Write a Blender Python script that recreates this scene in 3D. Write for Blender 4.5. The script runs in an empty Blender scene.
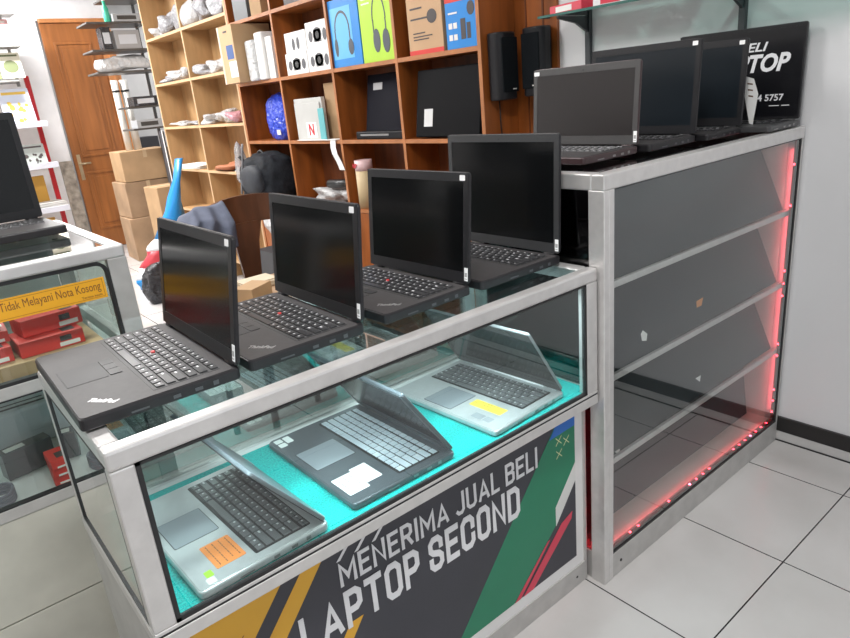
import bpy, bmesh, math, random
from mathutils import Vector, Matrix
random.seed(7)
D = bpy.data
COL = bpy.context.scene.collection
PI = math.pi

# ------------------------------------------------------------ materials
MATS = {}
def _new(name):
    m = D.materials.new(name); m.use_nodes = True
    nt = m.node_tree; nt.nodes.clear()
    out = nt.nodes.new('ShaderNodeOutputMaterial')
    return m, nt, out
def mat(name, col, rough=.5, metal=0., noise=0., nscale=8., stretch=(1, 1, 1), spec=.5, bump=0., bscale=None, col2=None, coat=0.):
    if name in MATS: return MATS[name]
    m, nt, out = _new(name); N = nt.nodes; L = nt.links
    b = N.new('ShaderNodeBsdfPrincipled'); L.new(b.outputs[0], out.inputs[0])
    b.inputs['Base Color'].default_value = (*col, 1); b.inputs['Roughness'].default_value = rough
    b.inputs['Metallic'].default_value = metal; b.inputs['Specular IOR Level'].default_value = spec
    b.inputs['Coat Weight'].default_value = coat
    tc = N.new('ShaderNodeTexCoord'); mp = N.new('ShaderNodeMapping'); L.new(tc.outputs['Object'], mp.inputs[0])
    mp.inputs['Scale'].default_value = stretch
    n = N.new('ShaderNodeTexNoise'); L.new(mp.outputs[0], n.inputs['Vector']); n.inputs['Scale'].default_value = nscale
    n.inputs['Detail'].default_value = 4
    r = N.new('ShaderNodeValToRGB'); L.new(n.outputs['Fac'], r.inputs[0])
    k = max(noise, .04)
    c2 = col2 if col2 else tuple(min(1, c*(1+k)) for c in col)
    c1 = tuple(c*(1-k) for c in col)
    r.color_ramp.elements[0].position = .3; r.color_ramp.elements[1].position = .7
    r.color_ramp.elements[0].color = (*c1, 1); r.color_ramp.elements[1].color = (*c2, 1)
    L.new(r.outputs[0], b.inputs['Base Color'])
    if bump:
        bn = N.new('ShaderNodeBump'); bn.inputs['Strength'].default_value = bump; bn.inputs['Distance'].default_value = .01
        n2 = N.new('ShaderNodeTexNoise'); n2.inputs['Scale'].default_value = bscale or nscale; L.new(mp.outputs[0], n2.inputs['Vector'])
        L.new(n2.outputs['Fac'], bn.inputs['Height']); L.new(bn.outputs[0], b.inputs['Normal'])
    MATS[name] = m; return m
def glass(name, tint=(.93, .97, .96), k=1.8, rough=.0, refl=(1, 1, 1)):
    # a thin pane: tinted transmission plus a Fresnel reflection, once per pane
    m, nt, out = _new(name); N = nt.nodes; L = nt.links
    t = N.new('ShaderNodeBsdfTransparent'); t.inputs[0].default_value = (*tint, 1)
    g = N.new('ShaderNodeBsdfGlossy'); g.inputs['Roughness'].default_value = rough; g.inputs[0].default_value = (*refl, 1)
    f = N.new('ShaderNodeFresnel'); f.inputs[0].default_value = 1.5
    ge = N.new('ShaderNodeNewGeometry')
    s = N.new('ShaderNodeMath'); s.operation = 'SUBTRACT'; s.inputs[0].default_value = 1; L.new(ge.outputs['Backfacing'], s.inputs[1])
    a = N.new('ShaderNodeMath'); a.operation = 'MULTIPLY'; L.new(f.outputs[0], a.inputs[0]); L.new(s.outputs[0], a.inputs[1])
    c = N.new('ShaderNodeMath'); c.operation = 'MULTIPLY'; c.use_clamp = True; L.new(a.outputs[0], c.inputs[0]); c.inputs[1].default_value = k
    x = N.new('ShaderNodeMixShader'); L.new(c.outputs[0], x.inputs[0]); L.new(t.outputs[0], x.inputs[1]); L.new(g.outputs[0], x.inputs[2])
    L.new(x.outputs[0], out.inputs[0]); MATS[name] = m; return m
def emit(name, col, st):
    m, nt, out = _new(name)
    e = nt.nodes.new('ShaderNodeEmission'); e.inputs[0].default_value = (*col, 1); e.inputs[1].default_value = st
    nt.links.new(e.outputs[0], out.inputs[0]); MATS[name] = m; return m
def plastic_bag(name, col, alpha=.75, rough=.25):
    m, nt, out = _new(name); N = nt.nodes; L = nt.links
    b = N.new('ShaderNodeBsdfPrincipled'); b.inputs['Base Color'].default_value = (*col, 1); b.inputs['Roughness'].default_value = rough
    t = N.new('ShaderNodeBsdfTransparent'); x = N.new('ShaderNodeMixShader'); n = N.new('ShaderNodeTexNoise'); n.inputs['Scale'].default_value = 30
    tc = N.new('ShaderNodeTexCoord'); L.new(tc.outputs['Object'], n.inputs['Vector'])
    bn = N.new('ShaderNodeBump'); bn.inputs['Distance'].default_value = .03; L.new(n.outputs['Fac'], bn.inputs['Height']); L.new(bn.outputs[0], b.inputs['Normal'])
    x.inputs[0].default_value = alpha; L.new(t.outputs[0], x.inputs[1]); L.new(b.outputs[0], x.inputs[2]); L.new(x.outputs[0], out.inputs[0])
    MATS[name] = m; return m

ALU = mat('brushed_aluminium', (.66, .645, .635), .33, .55, .06, 30, (1, 1, 1))
ALU_D = mat('dull_aluminium', (.50, .49, .475), .45, .4, .08, 20)
RUB = mat('black_rubber', (.015, .015, .016), .5)
GLASS = glass('clear_glass', (.93, .975, .965), 1.8)
GLASS_T = glass('clear_top_glass', (.88, .96, .95), 1.8)
MIRR = glass('mirror_film_glass', (.55, .6, .6), 6.5, .0, (.8, .9, .88))
SMOKE = glass('smoked_glass', (.03, .028, .03), 1.6)
WHITE = mat('white_laminate', (.72, .71, .70), .45)
WALL = mat('wall_paint', (.70, .70, .71), .6, 0, .03, 1.2, bump=.03, bscale=60)
FELT = mat('teal_felt', (.0, .42, .40), .9, 0, .3, 220, spec=.15, bump=.5, bscale=300, col2=(.02, .58, .54))
BLK = mat('black_laptop_shell', (.016, .015, .017), .42, 0, .1, 60, spec=.35)
BLK_PALM = mat('charcoal_palm_rest', (.042, .039, .040), .5, 0, .1, 90, spec=.3)
BEZ = mat('black_bezel', (.016, .016, .018), .4, spec=.35)
SCR = mat('dark_screen', (.004, .0045, .005), .16, spec=.3)
SCR_B = mat('dark_blue_screen', (.008, .012, .016), .3, spec=.35)
KEY = mat('black_key_caps', (.026, .026, .028), .32, spec=.35)
KEYL = mat('key_legends_with_glints', (.62, .62, .64), .5)  # printed legends, whitened and enlarged to paint glints onto the keys
PLATE = mat('keyboard_well', (.01, .01, .011), .5)
PAD = mat('touchpad', (.035, .034, .036), .5, spec=.3)
SILV = mat('silver_laptop_shell', (.56, .57, .58), .36, .35, .03, 60)
SILV_D = mat('grey_laptop_shell', (.10, .115, .13), .36, .3, .05, 60)
KEY_GLINT = mat('glint_painted_key_caps', (.50, .55, .60), .35)  # black caps coloured pale: lamp reflections painted into the key colour
KEY_D = mat('dark_grey_key_caps', (.13, .135, .14), .28)
STK = mat('white_sticker', (.85, .85, .85), .5)
RED = mat('red_rubber', (.6, .02, .02), .4)
PORT = mat('port_metal', (.3, .3, .3), .3, .8)
WOODO = mat('orange_stained_wood', (.27, .076, .014), .42, 0, .3, 3, (6, 6, .8), bump=.05, bscale=12)
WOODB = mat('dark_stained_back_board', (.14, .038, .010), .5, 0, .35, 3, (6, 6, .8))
WOODE = mat('pale_orange_wood_edge', (.40, .15, .05), .45, 0, .15, 6, (2, 2, 2))
RAW = mat('raw_blockboard', (.44, .26, .115), .6, 0, .12, 4, (5, 5, 1))
RAWE = mat('raw_wood_edge', (.58, .38, .21), .6, 0, .1, 8)
DOORW = mat('door_wood', (.29, .10, .024), .4, 0, .25, 2, (7, 7, .7))
CARD = mat('cardboard', (.40, .255, .135), .8, 0, .12, 5, bump=.05, bscale=30)
CARD2 = mat('worn_cardboard', (.34, .22, .13), .85, 0, .2, 4)
PAPER = mat('white_paper', (.80, .80, .78), .7)
CREAM = mat('cream_board', (.60, .55, .50), .6)
BDARK = mat('charcoal_display_board', (.022, .030, .034), .6, spec=.25)
CBAG = plastic_bag('clear_crumpled_plastic', (.62, .62, .62), .8)
BBAG = plastic_bag('blue_plastic', (.02, .06, .55), .97, .3)
KBAG = plastic_bag('black_plastic', (.03, .03, .035), .95, .25)
TXT_W = mat('white_print', (.74, .74, .76), .5)
BANN = mat('banner_dark_print', (.040, .040, .052), .45, 0, .15, 3)

# ------------------------------------------------------------ mesh helpers
class MB:
    """collects shapes into one bmesh; material slots by index"""
    def __init__(s): s.b = bmesh.new(); s.T = Matrix.Identity(4)
    def _v(s, p): return s.b.verts.new(s.T @ Vector(p))
    def face(s, pts, mi=0):
        f = s.b.faces.new([s._v(p) for p in pts]); f.material_index = mi; return f
    def loft(s, loops, mi=0, caps=True, smooth=False):
        vs = [[s._v(p) for p in l] for l in loops]; n = len(vs[0])
        for a, c in zip(vs, vs[1:]):
            for i in range(n):
                f = s.b.faces.new((a[i], a[(i+1) % n], c[(i+1) % n], c[i])); f.material_index = mi; f.smooth = smooth
        if caps:
            f = s.b.faces.new(vs[0][::-1]); f.material_index = mi
            f = s.b.faces.new(vs[-1]); f.material_index = mi
        return s
    def box(s, x0, x1, y0, y1, z0, z1, mi=0, bev=0.):
        if bev <= 0:
            r = [(x0, y0), (x1, y0), (x1, y1), (x0, y1)]
            return s.loft([[(x, y, z0) for x, y in r], [(x, y, z1) for x, y in r]], mi)
        bev = min(bev, (x1-x0)*.45, (y1-y0)*.45, (z1-z0)*.45)
        return s.slab(x0, x1, y0, y1, z0, z1, bev, bev, mi, 2)
    def slab(s, x0, x1, y0, y1, z0, z1, r=.01, bev=.003, mi=0, seg=4):
        def loop(ins, z):
            rr = max(r-ins, .0003); o = []
            for cx, cy, a in ((x1-ins-rr, y1-ins-rr, 0), (x0+ins+rr, y1-ins-rr, 90), (x0+ins+rr, y0+ins+rr, 180), (x1-ins-rr, y0+ins+rr, 270)):
                for k in range(seg+1):
                    t = math.radians(a+90*k/seg); o.append((cx+rr*math.cos(t), cy+rr*math.sin(t), z))
            return o
        L = []
        for t in (0, 45, 90): L.append(loop(bev*(1-math.sin(math.radians(t))), z0+bev*(1-math.cos(math.radians(t)))))
        for t in (90, 45, 0): L.append(loop(bev*(1-math.sin(math.radians(t))), z1-bev*(1-math.cos(math.radians(t)))))
        return s.loft(L, mi)
    def cyl(s, p, q, r, mi=0, n=12, r2=None, caps=True):
        p = Vector(p); q = Vector(q); d = (q-p).normalized()
        u = d.cross(Vector((0, 0, 1)) if abs(d.z) < .9 else Vector((1, 0, 0))).normalized(); w = d.cross(u)
        r2 = r if r2 is None else r2
        f = lambda c, rr: [c+u*rr*math.cos(2*PI*k/n)+w*rr*math.sin(2*PI*k/n) for k in range(n)]
        return s.loft([f(p, r), f(q, r2)], mi, caps, True)
    def tube(s, pts, r, mi=0, n=8):
        pts = [Vector(p) for p in pts]; L = []
        for i, p in enumerate(pts):
            d = (pts[min(i+1, len(pts)-1)]-pts[max(i-1, 0)]).normalized()
            u = d.cross(Vector((.13, .21, 1))).normalized(); w = d.cross(u)
            rr = r[i] if isinstance(r, (list, tuple)) else r
            L.append([p+u*rr*math.cos(2*PI*k/n)+w*rr*math.sin(2*PI*k/n) for k in range(n)])
        return s.loft(L, mi, True, True)
    def lathe(s, c, prof, mi=0, n=20):
        L = [[(c[0]+r*math.cos(2*PI*k/n), c[1]+r*math.sin(2*PI*k/n), c[2]+z) for k in range(n)] for r, z in prof]
        return s.loft(L, mi, True, True)
    def prism_xz(s, poly, y0, y1, mi=0):     # polygon in X-Z, thickness in Y
        return s.loft([[(x, y0, z) for x, z in poly], [(x, y1, z) for x, z in poly]], mi)
    def prism_yz(s, poly, x0, x1, mi=0):
        return s.loft([[(x0, y, z) for y, z in poly], [(x1, y, z) for y, z in poly]], mi)
    def prism_xy(s, poly, z0, z1, mi=0):
        return s.loft([[(x, y, z0) for x, y in poly], [(x, y, z1) for x, y in poly]], mi)
    def obj(s, name, mats, parent=None, loc=None):
        bmesh.ops.recalc_face_normals(s.b, faces=s.b.faces)
        me = D.meshes.new(name); s.b.to_mesh(me); s.b.free()
        for m in (mats if isinstance(mats, (list, tuple)) else [mats]): me.materials.append(m)
        o = D.objects.new(name, me); COL.objects.link(o)
        if parent: o.parent = parent
        if loc: o.location = loc
        return o
def tag(o, label, cat, group=None, kind=None):
    o['label'] = label; o['category'] = cat
    if group: o['group'] = group
    if kind: o['kind'] = kind
    return o
def thing(name, label, cat, loc=(0, 0, 0), rz=0, group=None):
    o = D.objects.new(name, None); COL.objects.link(o); o.location = loc; o.rotation_euler = (0, 0, rz)
    o.empty_display_size = .05
    return tag(o, label, cat, group)
def struct(o): o['kind'] = 'structure'; return o
def text_obj(name, s, m, parent, size, M, bold=0., shear=0., ext=.0006):
    """lettering as a mesh; size=(w,h) of the whole string; M places its lower-left corner (x right, y up, z out)"""
    cu = D.curves.new(name, 'FONT'); cu.body = s; cu.offset = bold; cu.shear = shear; cu.extrude = .01; cu.resolution_u = 3
    t = D.objects.new(name+'_c', cu); me = D.meshes.new_from_object(t); D.objects.remove(t)
    xs = [v.co.x for v in me.vertices]; ys = [v.co.y for v in me.vertices]
    a, b, c, d = min(xs), max(xs), min(ys), max(ys)
    for v in me.vertices:
        v.co = M @ Vector(((v.co.x-a)/(b-a)*size[0], (v.co.y-c)/(d-c)*size[1], (v.co.z+.01)/.02*ext))
    me.materials.clear(); me.materials.append(m)
    o = D.objects.new(name, me); COL.objects.link(o); o.parent = parent; return o
GLY = {  # stroke polylines in a 1-high cell
 'A': (.56, [[(0, 0), (.28, 1), (.56, 0)], [(.11, .26), (.45, .26)]]), 'B': (.48, [[(0, 0), (0, 1), (.34, 1), (.46, .9), (.46, .64), (.34, .53), (0, .53)], [(.34, .53), (.48, .42), (.48, .1), (.36, 0), (0, 0)]]),
 'C': (.48, [[(.48, .68), (.48, .86), (.36, 1), (.12, 1), (0, .86), (0, .14), (.12, 0), (.36, 0), (.48, .14), (.48, .32)]]), 'D': (.48, [[(0, 0), (0, 1), (.34, 1), (.48, .86), (.48, .14), (.34, 0), (0, 0)]]),
 'E': (.42, [[(.42, 1), (0, 1), (0, 0), (.42, 0)], [(0, .52), (.36, .52)]]), 'I': (.02, [[(.01, 0), (.01, 1)]]), 'J': (.40, [[(.40, 1), (.40, .14), (.29, 0), (.10, 0), (0, .12)]]), 'L': (.40, [[(0, 1), (0, 0), (.40, 0)]]),
 'M': (.66, [[(0, 0), (0, 1), (.33, .30), (.66, 1), (.66, 0)]]), 'N': (.50, [[(0, 0), (0, 1), (.50, 0), (.50, 1)]]), 'O': (.48, [[(.12, 0), (0, .14), (0, .86), (.12, 1), (.36, 1), (.48, .86), (.48, .14), (.36, 0), (.12, 0)]]),
 'P': (.46, [[(0, 0), (0, 1), (.33, 1), (.46, .88), (.46, .56), (.33, .44), (0, .44)]]), 'R': (.48, [[(0, 0), (0, 1), (.33, 1), (.46, .88), (.46, .58), (.33, .46), (0, .46)], [(.24, .46), (.48, 0)]]),
 'S': (.46, [[(.46, .72), (.46, .87), (.34, 1), (.12, 1), (0, .87), (0, .66), (.10, .55), (.36, .45), (.46, .34), (.46, .13), (.34, 0), (.12, 0), (0, .13), (0, .28)]]), 'T': (.48, [[(0, 1), (.48, 1)], [(.24, 1), (.24, 0)]]),
 'U': (.48, [[(0, 1), (0, .14), (.12, 0), (.36, 0), (.48, .14), (.48, 1)]])}
def stroke_text(name, s, mt, parent, size, M, wd=.155, gap=.20, ext=.0006, space=.30):
    """condensed bold capitals; size=(w,h) of the whole string"""
    m = MB(); x = wd/2; S = []
    for ch in s:
        if ch == ' ': x += space; continue
        w_, st = GLY[ch]
        for pl in st: S.append([(x+a, wd/2+b_*(1-wd)) for a, b_ in pl])
        x += w_+gap+wd*.55
    W = x-gap-wd*.05; kx, ky = size[0]/W, size[1]; h = wd/2; k = 0
    for pl in S:
        n = len(pl); cl = pl[0] == pl[-1]; Lf = []; Rt = []
        for i, p in enumerate(pl):
            def dr_(a, b_): d = Vector((b_[0]-a[0], b_[1]-a[1])); return d.normalized()
            if cl and i in (0, n-1): d0 = dr_(pl[-2], pl[-1]); d1 = dr_(pl[0], pl[1])
            else: d0 = dr_(pl[i-1], p) if i else None; d1 = dr_(p, pl[i+1]) if i < n-1 else None
            p = Vector(p)
            if d0 is None: d0 = d1
            if d1 is None: d1 = d0
            t = (d0+d1); t = t.normalized() if t.length > .01 else d0
            nn = Vector((-t.y, t.x)); c = max(abs(nn.dot(Vector((-d0.y, d0.x)))), .42)
            Lf.append(p+nn*h/c); Rt.append(p-nn*h/c)
        if not cl:
            for q in (Lf, Rt):
                q[0] = q[0]-(Vector(pl[1])-Vector(pl[0])).normalized()*(h if abs(pl[1][0]-pl[0][0]) < .02 or abs(pl[1][1]-pl[0][1]) < .02 else h*.6)
                q[-1] = q[-1]+(Vector(pl[-1])-Vector(pl[-2])).normalized()*(h if abs(pl[-1][0]-pl[-2][0]) < .02 or abs(pl[-1][1]-pl[-2][1]) < .02 else h*.6)
        for i in range(n-1):
            q = [Lf[i], Lf[i+1], Rt[i+1], Rt[i]]; q = [(a.x*kx, min(max(a.y, 0), 1)*ky) for a in q]
            k += 1; e_ = ext+.00012*(k % 7)
            m.loft([[M @ Vector((a, b_, 0)) for a, b_ in q], [M @ Vector((a, b_, e_)) for a, b_ in q]])
    return m.obj(name, mt, parent)
def frame(o, xa, ya):
    xa = Vector(xa).normalized(); ya = Vector(ya).normalized(); za = xa.cross(ya)
    M = Matrix.Identity(4)
    for i in range(3): M[i][0] = xa[i]; M[i][1] = ya[i]; M[i][2] = za[i]; M[i][3] = o[i]
    return M
def crumple(sx, sy, sz, seed, amp=.25, sub=3, fold=3.):
    """a crumpled closed lump sitting on z=0"""
    rnd = random.Random(seed); b = bmesh.new(); bmesh.ops.create_icosphere(b, subdivisions=sub, radius=1)
    ph = [(Vector((rnd.uniform(-1, 1), rnd.uniform(-1, 1), rnd.uniform(-1, 1)))*fold, rnd.uniform(0, 6)) for _ in range(7)]
    for v in b.verts:
        n = v.co.copy(); k = 1
        for w, p in ph: k += amp*math.sin(n.dot(w)+p)/2.2
        k += rnd.uniform(-.05, .05)
        # squarish pillow
        v.co = Vector((math.copysign(abs(n.x)**.7, n.x)*sx*k, math.copysign(abs(n.y)**.7, n.y)*sy*k, math.copysign(abs(n.z)**.8, n.z)*sz*k))
    zm = min(v.co.z for v in b.verts)
    for v in b.verts: v.co.z = max(v.co.z-zm-.12*sz, 0)
    for f in b.faces: f.smooth = True
    m = MB(); m.b.free(); m.b = b; return m

# ------------------------------------------------------------ camera
cam = D.objects.new('camera', D.cameras.new('camera')); COL.objects.link(cam)
R = [[0.7627351214945451, 0.2760287606653615, -0.5848446440929812], [-0.6403536037391089, 0.19585862782505023, -0.7426888043351836], [-0.09045660073779871, 0.9409822108796918, 0.3261442659175988]]
M = Matrix.Identity(4)
for i in range(3):
    for j in range(3): M[i][j] = R[i][j]
M[0][3], M[1][3], M[2][3] = -1.3952, -1.0021, 1.5012
cam.matrix_world = M
cam.data.sensor_width = 36; cam.data.lens = 658.33*36/850; cam.data.clip_start = .02
bpy.context.scene.camera = cam

# ------------------------------------------------------------ room
def floor_mat():
    m, nt, out = _new('white_floor_tiles'); N = nt.nodes; L = nt.links
    b = N.new('ShaderNodeBsdfPrincipled'); L.new(b.outputs[0], out.inputs[0])
    g = N.new('ShaderNodeNewGeometry'); sp = N.new('ShaderNodeSeparateXYZ'); L.new(g.outputs['Position'], sp.inputs[0])
    def mth(op, a, c=None):
        n = N.new('ShaderNodeMath'); n.operation = op
        for i, v in enumerate((a, c)):
            if v is None: continue
            if hasattr(v, 'links') or hasattr(v, 'is_linked'): L.new(v, n.inputs[i])
            else: n.inputs[i].default_value = v
        return n.outputs[0]
    def line(c, off, sp_, w):
        f = mth('FRACT', mth('DIVIDE', mth('ADD', c, off+sp_*40+w/2), sp_))
        return mth('LESS_THAN', f, w/sp_)
    l = mth('MAXIMUM', line(sp.outputs[0], .015, .485, .0045), line(sp.outputs[1], .333, .523, .0045))
    n = N.new('ShaderNodeTexNoise'); n.inputs['Scale'].default_value = 2.2; n.inputs['Detail'].default_value = 5; L.new(g.outputs['Position'], n.inputs['Vector'])
    r = N.new('ShaderNodeValToRGB'); L.new(n.outputs['Fac'], r.inputs[0])
    r.color_ramp.elements[0].position = .3; r.color_ramp.elements[0].color = (.50, .485, .47, 1)
    r.color_ramp.elements[1].position = .65; r.color_ramp.elements[1].color = (.60, .585, .575, 1)
    x = N.new('ShaderNodeMix'); x.data_type = 'RGBA'; L.new(l, x.inputs[0]); L.new(r.outputs[0], x.inputs[6]); x.inputs[7].default_value = (.02, .02, .02, 1)
    L.new(x.outputs[2], b.inputs['Base Color'])
    rr = mth('MULTIPLY_ADD', n.outputs['Fac'], .18); N[-1].inputs[2].default_value = .1
    L.new(rr, b.inputs['Roughness'])
    return m
XW = 1.2
struct(MB().box(-3.6, 3.2, -4.2, 9.6, -.1, 0).obj('floor', floor_mat()))
struct(MB().box(-3.6, 3.2, -4.2, 9.6, 3.15, 3.25).obj('ceiling', mat('ceiling_paint', (.8, .8, .8), .8)))
struct(MB().box(XW, XW+.15, -4.2, 5.95, 0, 3.15).obj('wall_right', WALL))
w = MB()
w.box(-3.6, .5, 7.9, 8.05, 0, 3.15); w.box(.5, 1.27, 7.9, 8.05, 2.63, 3.15); w.box(1.2, 1.27, 7.9, 8.05, 0, 2.63)
struct(w.obj('wall_back', mat('back_wall_paint', (.86, .86, .87), .6)))
struct(MB().box(-3.75, -3.6, -4.2, 9.6, 0, 3.15).obj('wall_left', mat('left_wall_paint', (.5, .5, .5), .6)))
struct(MB().box(-3.6, 3.2, 9.6, 9.75, 0, 3.15).obj('wall_kitchen', mat('kitchen_wall_paint', (.6, .6, .6), .6)))
struct(MB().box(3.05, 3.2, 5.95, 9.6, 0, 3.15).obj('wall_passage', WALL))
b = MB(); b.box(XW-.012, XW, -4.2, 1.3, .045, .107); struct(b.obj('baseboard_right', mat('black_skirting_tile', (.018, .016, .016), .3)))
b = MB(); b.box(XW-.010, XW, -4.2, 1.3, .0, .045); struct(b.obj('trim_1', mat('white_skirting', (.55, .54, .53), .4)))
b = MB(); b.box(XW-.014, XW-.0095, -4.2, 1.3, .0, .005); struct(b.obj('trim_2', RUB))

# door in the back wall
dr = D.objects.new('door_1', None); COL.objects.link(dr); dr.location = (.52, 7.86, 0); struct(dr)
m = MB(); m.box(0, .60, 0, .045, .01, 2.60, 0, .003)
dl = m.obj('door_leaf', DOORW, dr)
m = MB()
for z0, z1 in ((.25, .95), (1.12, 2.40)):
    for (a, c, e, f) in ((.10, .50, z0, z0+.03), (.10, .50, z1-.03, z1), (.10, .13, z0+.0302, z1-.0302), (.47, .50, z0+.0302, z1-.0302)):
        m.box(a, c, -.014, 0.001, e, f, 0, .004)
    m.box(.165, .435, -.010, 0.001, z0+.07, z1-.07, 0, .004)
m.obj('door_panel_moulding', DOORW, dl)
m = MB(); m.box(.035, .075, -.008, .0, .86, 1.16, 0, .003); m.cyl((.055, -.045, 1.05), (.17, -.045, 1.05), .011); m.cyl((.055, 0, 1.05), (.055, -.05, 1.05), .011)
m.cyl((.055, 0, .92), (.055, -.02, .92), .018)
m.obj('door_handle', mat('worn_brass', (.55, .45, .3), .35, .8), dl)
m = MB(); m.box(.605, .745, -.04, .03, 0, 2.62, 0, .006); m.box(.66, .70, -.055, -.035, 0, 2.62, 0, .004); m.box(0, .745, -.03, .03, 2.602, 2.645, 0, .004)
m.obj('door_frame', mat('light_door_frame_wood', (.52, .21, .07), .45, 0, .15, 4, (5, 5, .8)), dr)

# ------------------------------------------------------------ laptops
def laptop(label, loc, yaw, w=.395, d=.266, hb=.026, hl=.262, lean=8., shell=BLK, palm=BLK_PALM, keymat=KEY, legends=True,
           scr=SCR, bez=BEZ, word=None, stick=True, nub=False, group=None, bezel=.018, padx=-.01, chin=.03, dark_bar=None, stickers=(), extra=None,
           name='laptop', side_tag=False, rows=6, lidm=None):
    t = thing(name, label, 'laptop', loc, yaw, group)
    m = MB()
    m.slab(-w/2, w/2, -d, 0, .003, hb, .011, .004, 0)
    for sx in (-1, 1):
        for y in (-d+.03, -.03): m.cyl((sx*(w/2-.035), y, 0), (sx*(w/2-.035), y, .005), .008, 1)
    m.obj('base', [shell, RUB], t)
    # palm-rest deck
    m = MB(); m.slab(-w/2+.003, w/2-.003, -d+.003, -.012, hb-.001, hb+.0012, .009, .0006, 0); m.obj('palm_rest', palm, t)
    kz = hb+.0013
    kw = w-.05; ky1 = -.032; kd = min(.118, d*.44); rh = kd/rows
    m = MB(); m.slab(-kw/2-.003, kw/2+.003, ky1-kd-.003, ky1+.003, kz-.001, kz+.0004, .004, .0003, 0)
    patt = [[1]*15, [1.1]+[1]*12+[1.9], [1.5]+[1]*12+[1.4], [1.75]+[1]*11+[2.1], [2.2]+[1]*10+[2.7], [1, 1, 1, 1, 5.2, 1, 1, 1.2, .9, .9, .9]]
    rnd = random.Random(3)
    for ri in range(rows):
        ro = patt[ri]; tot = sum(ro); x = -kw/2; y1 = ky1-ri*rh; y0 = y1-rh*(.8 if ri else .7)
        for k in ro:
            a = x; x += kw*k/tot; c = x-.0028
            z1 = kz+.0026
            L0 = [(a, y0, kz), (c, y0, kz), (c, y1, kz), (a, y1, kz)]
            L1 = [(a+.0014, y0+.0012, z1), (c-.0014, y0+.0012, z1), (c-.0014, y1-.0010, z1), (a+.0014, y1-.0010, z1)]
            m.loft([L0, L1], 1)
            if legends and k < 3:
                lw = .0042 if k < 1.3 else .008
                m.box(a+.0035, a+.0035+lw, y1-.0085, y1-.0045, z1, z1+.0002, 2)
    m.obj('keyboard', [PLATE, keymat, KEYL], t)
    if nub:
        m = MB(); m.cyl((-.012, ky1-rh*3.1, kz), (-.012, ky1-rh*3.1, kz+.005), .0042, n=10); m.obj('pointing_stick', RED, t)
    pw, py1 = .105, ky1-kd-.016; py0 = -d+.016
    m = MB()
    if nub:
        m.slab(padx-.05, padx+.05, py1-.022, py1, kz-.0008, kz+.0012, .003, .0004, 1)
        m.box(padx-.0166, padx-.0156, py1-.022, py1, kz+.001, kz+.0016, 0); m.box(padx+.0156, padx+.0166, py1-.022, py1, kz+.001, kz+.0016, 0)
        py1 -= .024
    m.slab(padx-pw/2, padx+pw/2, py0, py1, kz-.0008, kz+.0003, .004, .0003, 1)
    m.slab(padx-pw/2+.0015, padx+pw/2-.0015, py0+.0015, py1-.0015, kz, kz+.0006, .003, .0002, 0)
    m.obj('touchpad', [PAD if palm is BLK_PALM else mat('light_touchpad', (.30, .33, .36), .3, .2), PLATE], t)
    # ports along the right side
    m = MB()
    for (y, l, h) in ((-.045, .010, .008), (-.075, .014, .006), (-.115, .013, .006), (-.17, .030, .003)):
        m.box(w/2-.002, w/2+.0006, y-l, y, hb*.35, hb*.35+h, 0)
    m.obj('port', PORT if shell is not BLK else mat('dark_port', (.10, .10, .11), .3, .5), t)
    if word:
        text_obj('palm_lettering', word, mat('silver_print', (.5, .5, .5), .3, .5), t, (.056, .014), frame((w/2-.070, -d+.028, hb+.0012), (1, .80, 0), (-.80, 1, 0)), .01, .2, .0003)
    # lid, leaning about the hinge
    RX = Matrix.Translation((0, -.008, hb+.002)) @ Matrix.Rotation(-math.radians(lean), 4, 'X')
    m = MB(); m.T = RX @ Matrix.Rotation(PI/2, 4, 'X')   # local x right, y up, z towards the viewer
    th = .008
    m.slab(-w/2, w/2, .002, hl, -th, 0, .010, .002, 0)
    lid = m.obj('lid', lidm or shell, t)
    RT = RX @ Matrix.Rotation(PI/2, 4, 'X')
    m = MB(); m.T = RT
    x0, x1, y0, y1 = -w/2+.002, w/2-.002, .004, hl-.002
    X0, X1, Y0, Y1 = x0+bezel-.002, x1-bezel+.002, chin, hl-bezel-.004
    for q in ((x0, x1, y0, Y0), (x0, x1, Y1, y1), (x0, X0, Y0, Y1), (X1, x1, Y0, Y1)): m.box(q[0], q[1], q[2], q[3], -.001, .0016, 0)
    m.cyl((0, Y1+.007, .0015), (0, Y1+.007, .0022), .0022, 1, 10)
    m.obj('bezel', [bez, PLATE], lid)
    m = MB(); m.T = RT; m.box(X0, X1, Y0, Y1, -.0008, .0006, 0); scrn = m.obj('screen', scr, lid)
    for sx in (-1, 1):
        m = MB(); m.cyl((sx*(w/2-.035)-.018, -.004, hb+.001), (sx*(w/2-.035)+.018, -.004, hb+.001), .006, n=10); m.obj('hinge', shell, t)
    if dark_bar:
        m = MB(); m.cyl((-w*.34, -.006, hb+.003), (w*.34, -.006, hb+.003), .007, n=10); m.obj('hinge_bar', dark_bar, t)
    if stick:
        m = MB(); m.T = RT; m.slab(w/2-.030, w/2-.012, hl-.020, hl-.007, .0015, .002, .002, .0002); m.obj('sticker', STK, lid)
    if side_tag:
        m = MB(); m.T = RT; m.box(w/2-.013, w/2-.0015, .010, .042, .0014, .0022); m.box(w/2-.0115, w/2-.0035, .014, .016, .0022, .0024, 1); m.box(w/2-.0115, w/2-.0035, .020, .030, .0022, .0024, 1)
        m.obj('price_tag', [STK, mat('grey_print', (.35, .35, .35), .5)], lid)
    for i, (nm, mt, q) in enumerate(stickers):
        m = MB(); m.slab(q[0], q[1], q[2], q[3], hb+.001, hb+.0018, .003, .0002); m.obj(nm, mt, t)
    return t, lid, scrn, RT
YN = -PI/2
ZA = 1.0235     # top glass of the low counter
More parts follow.
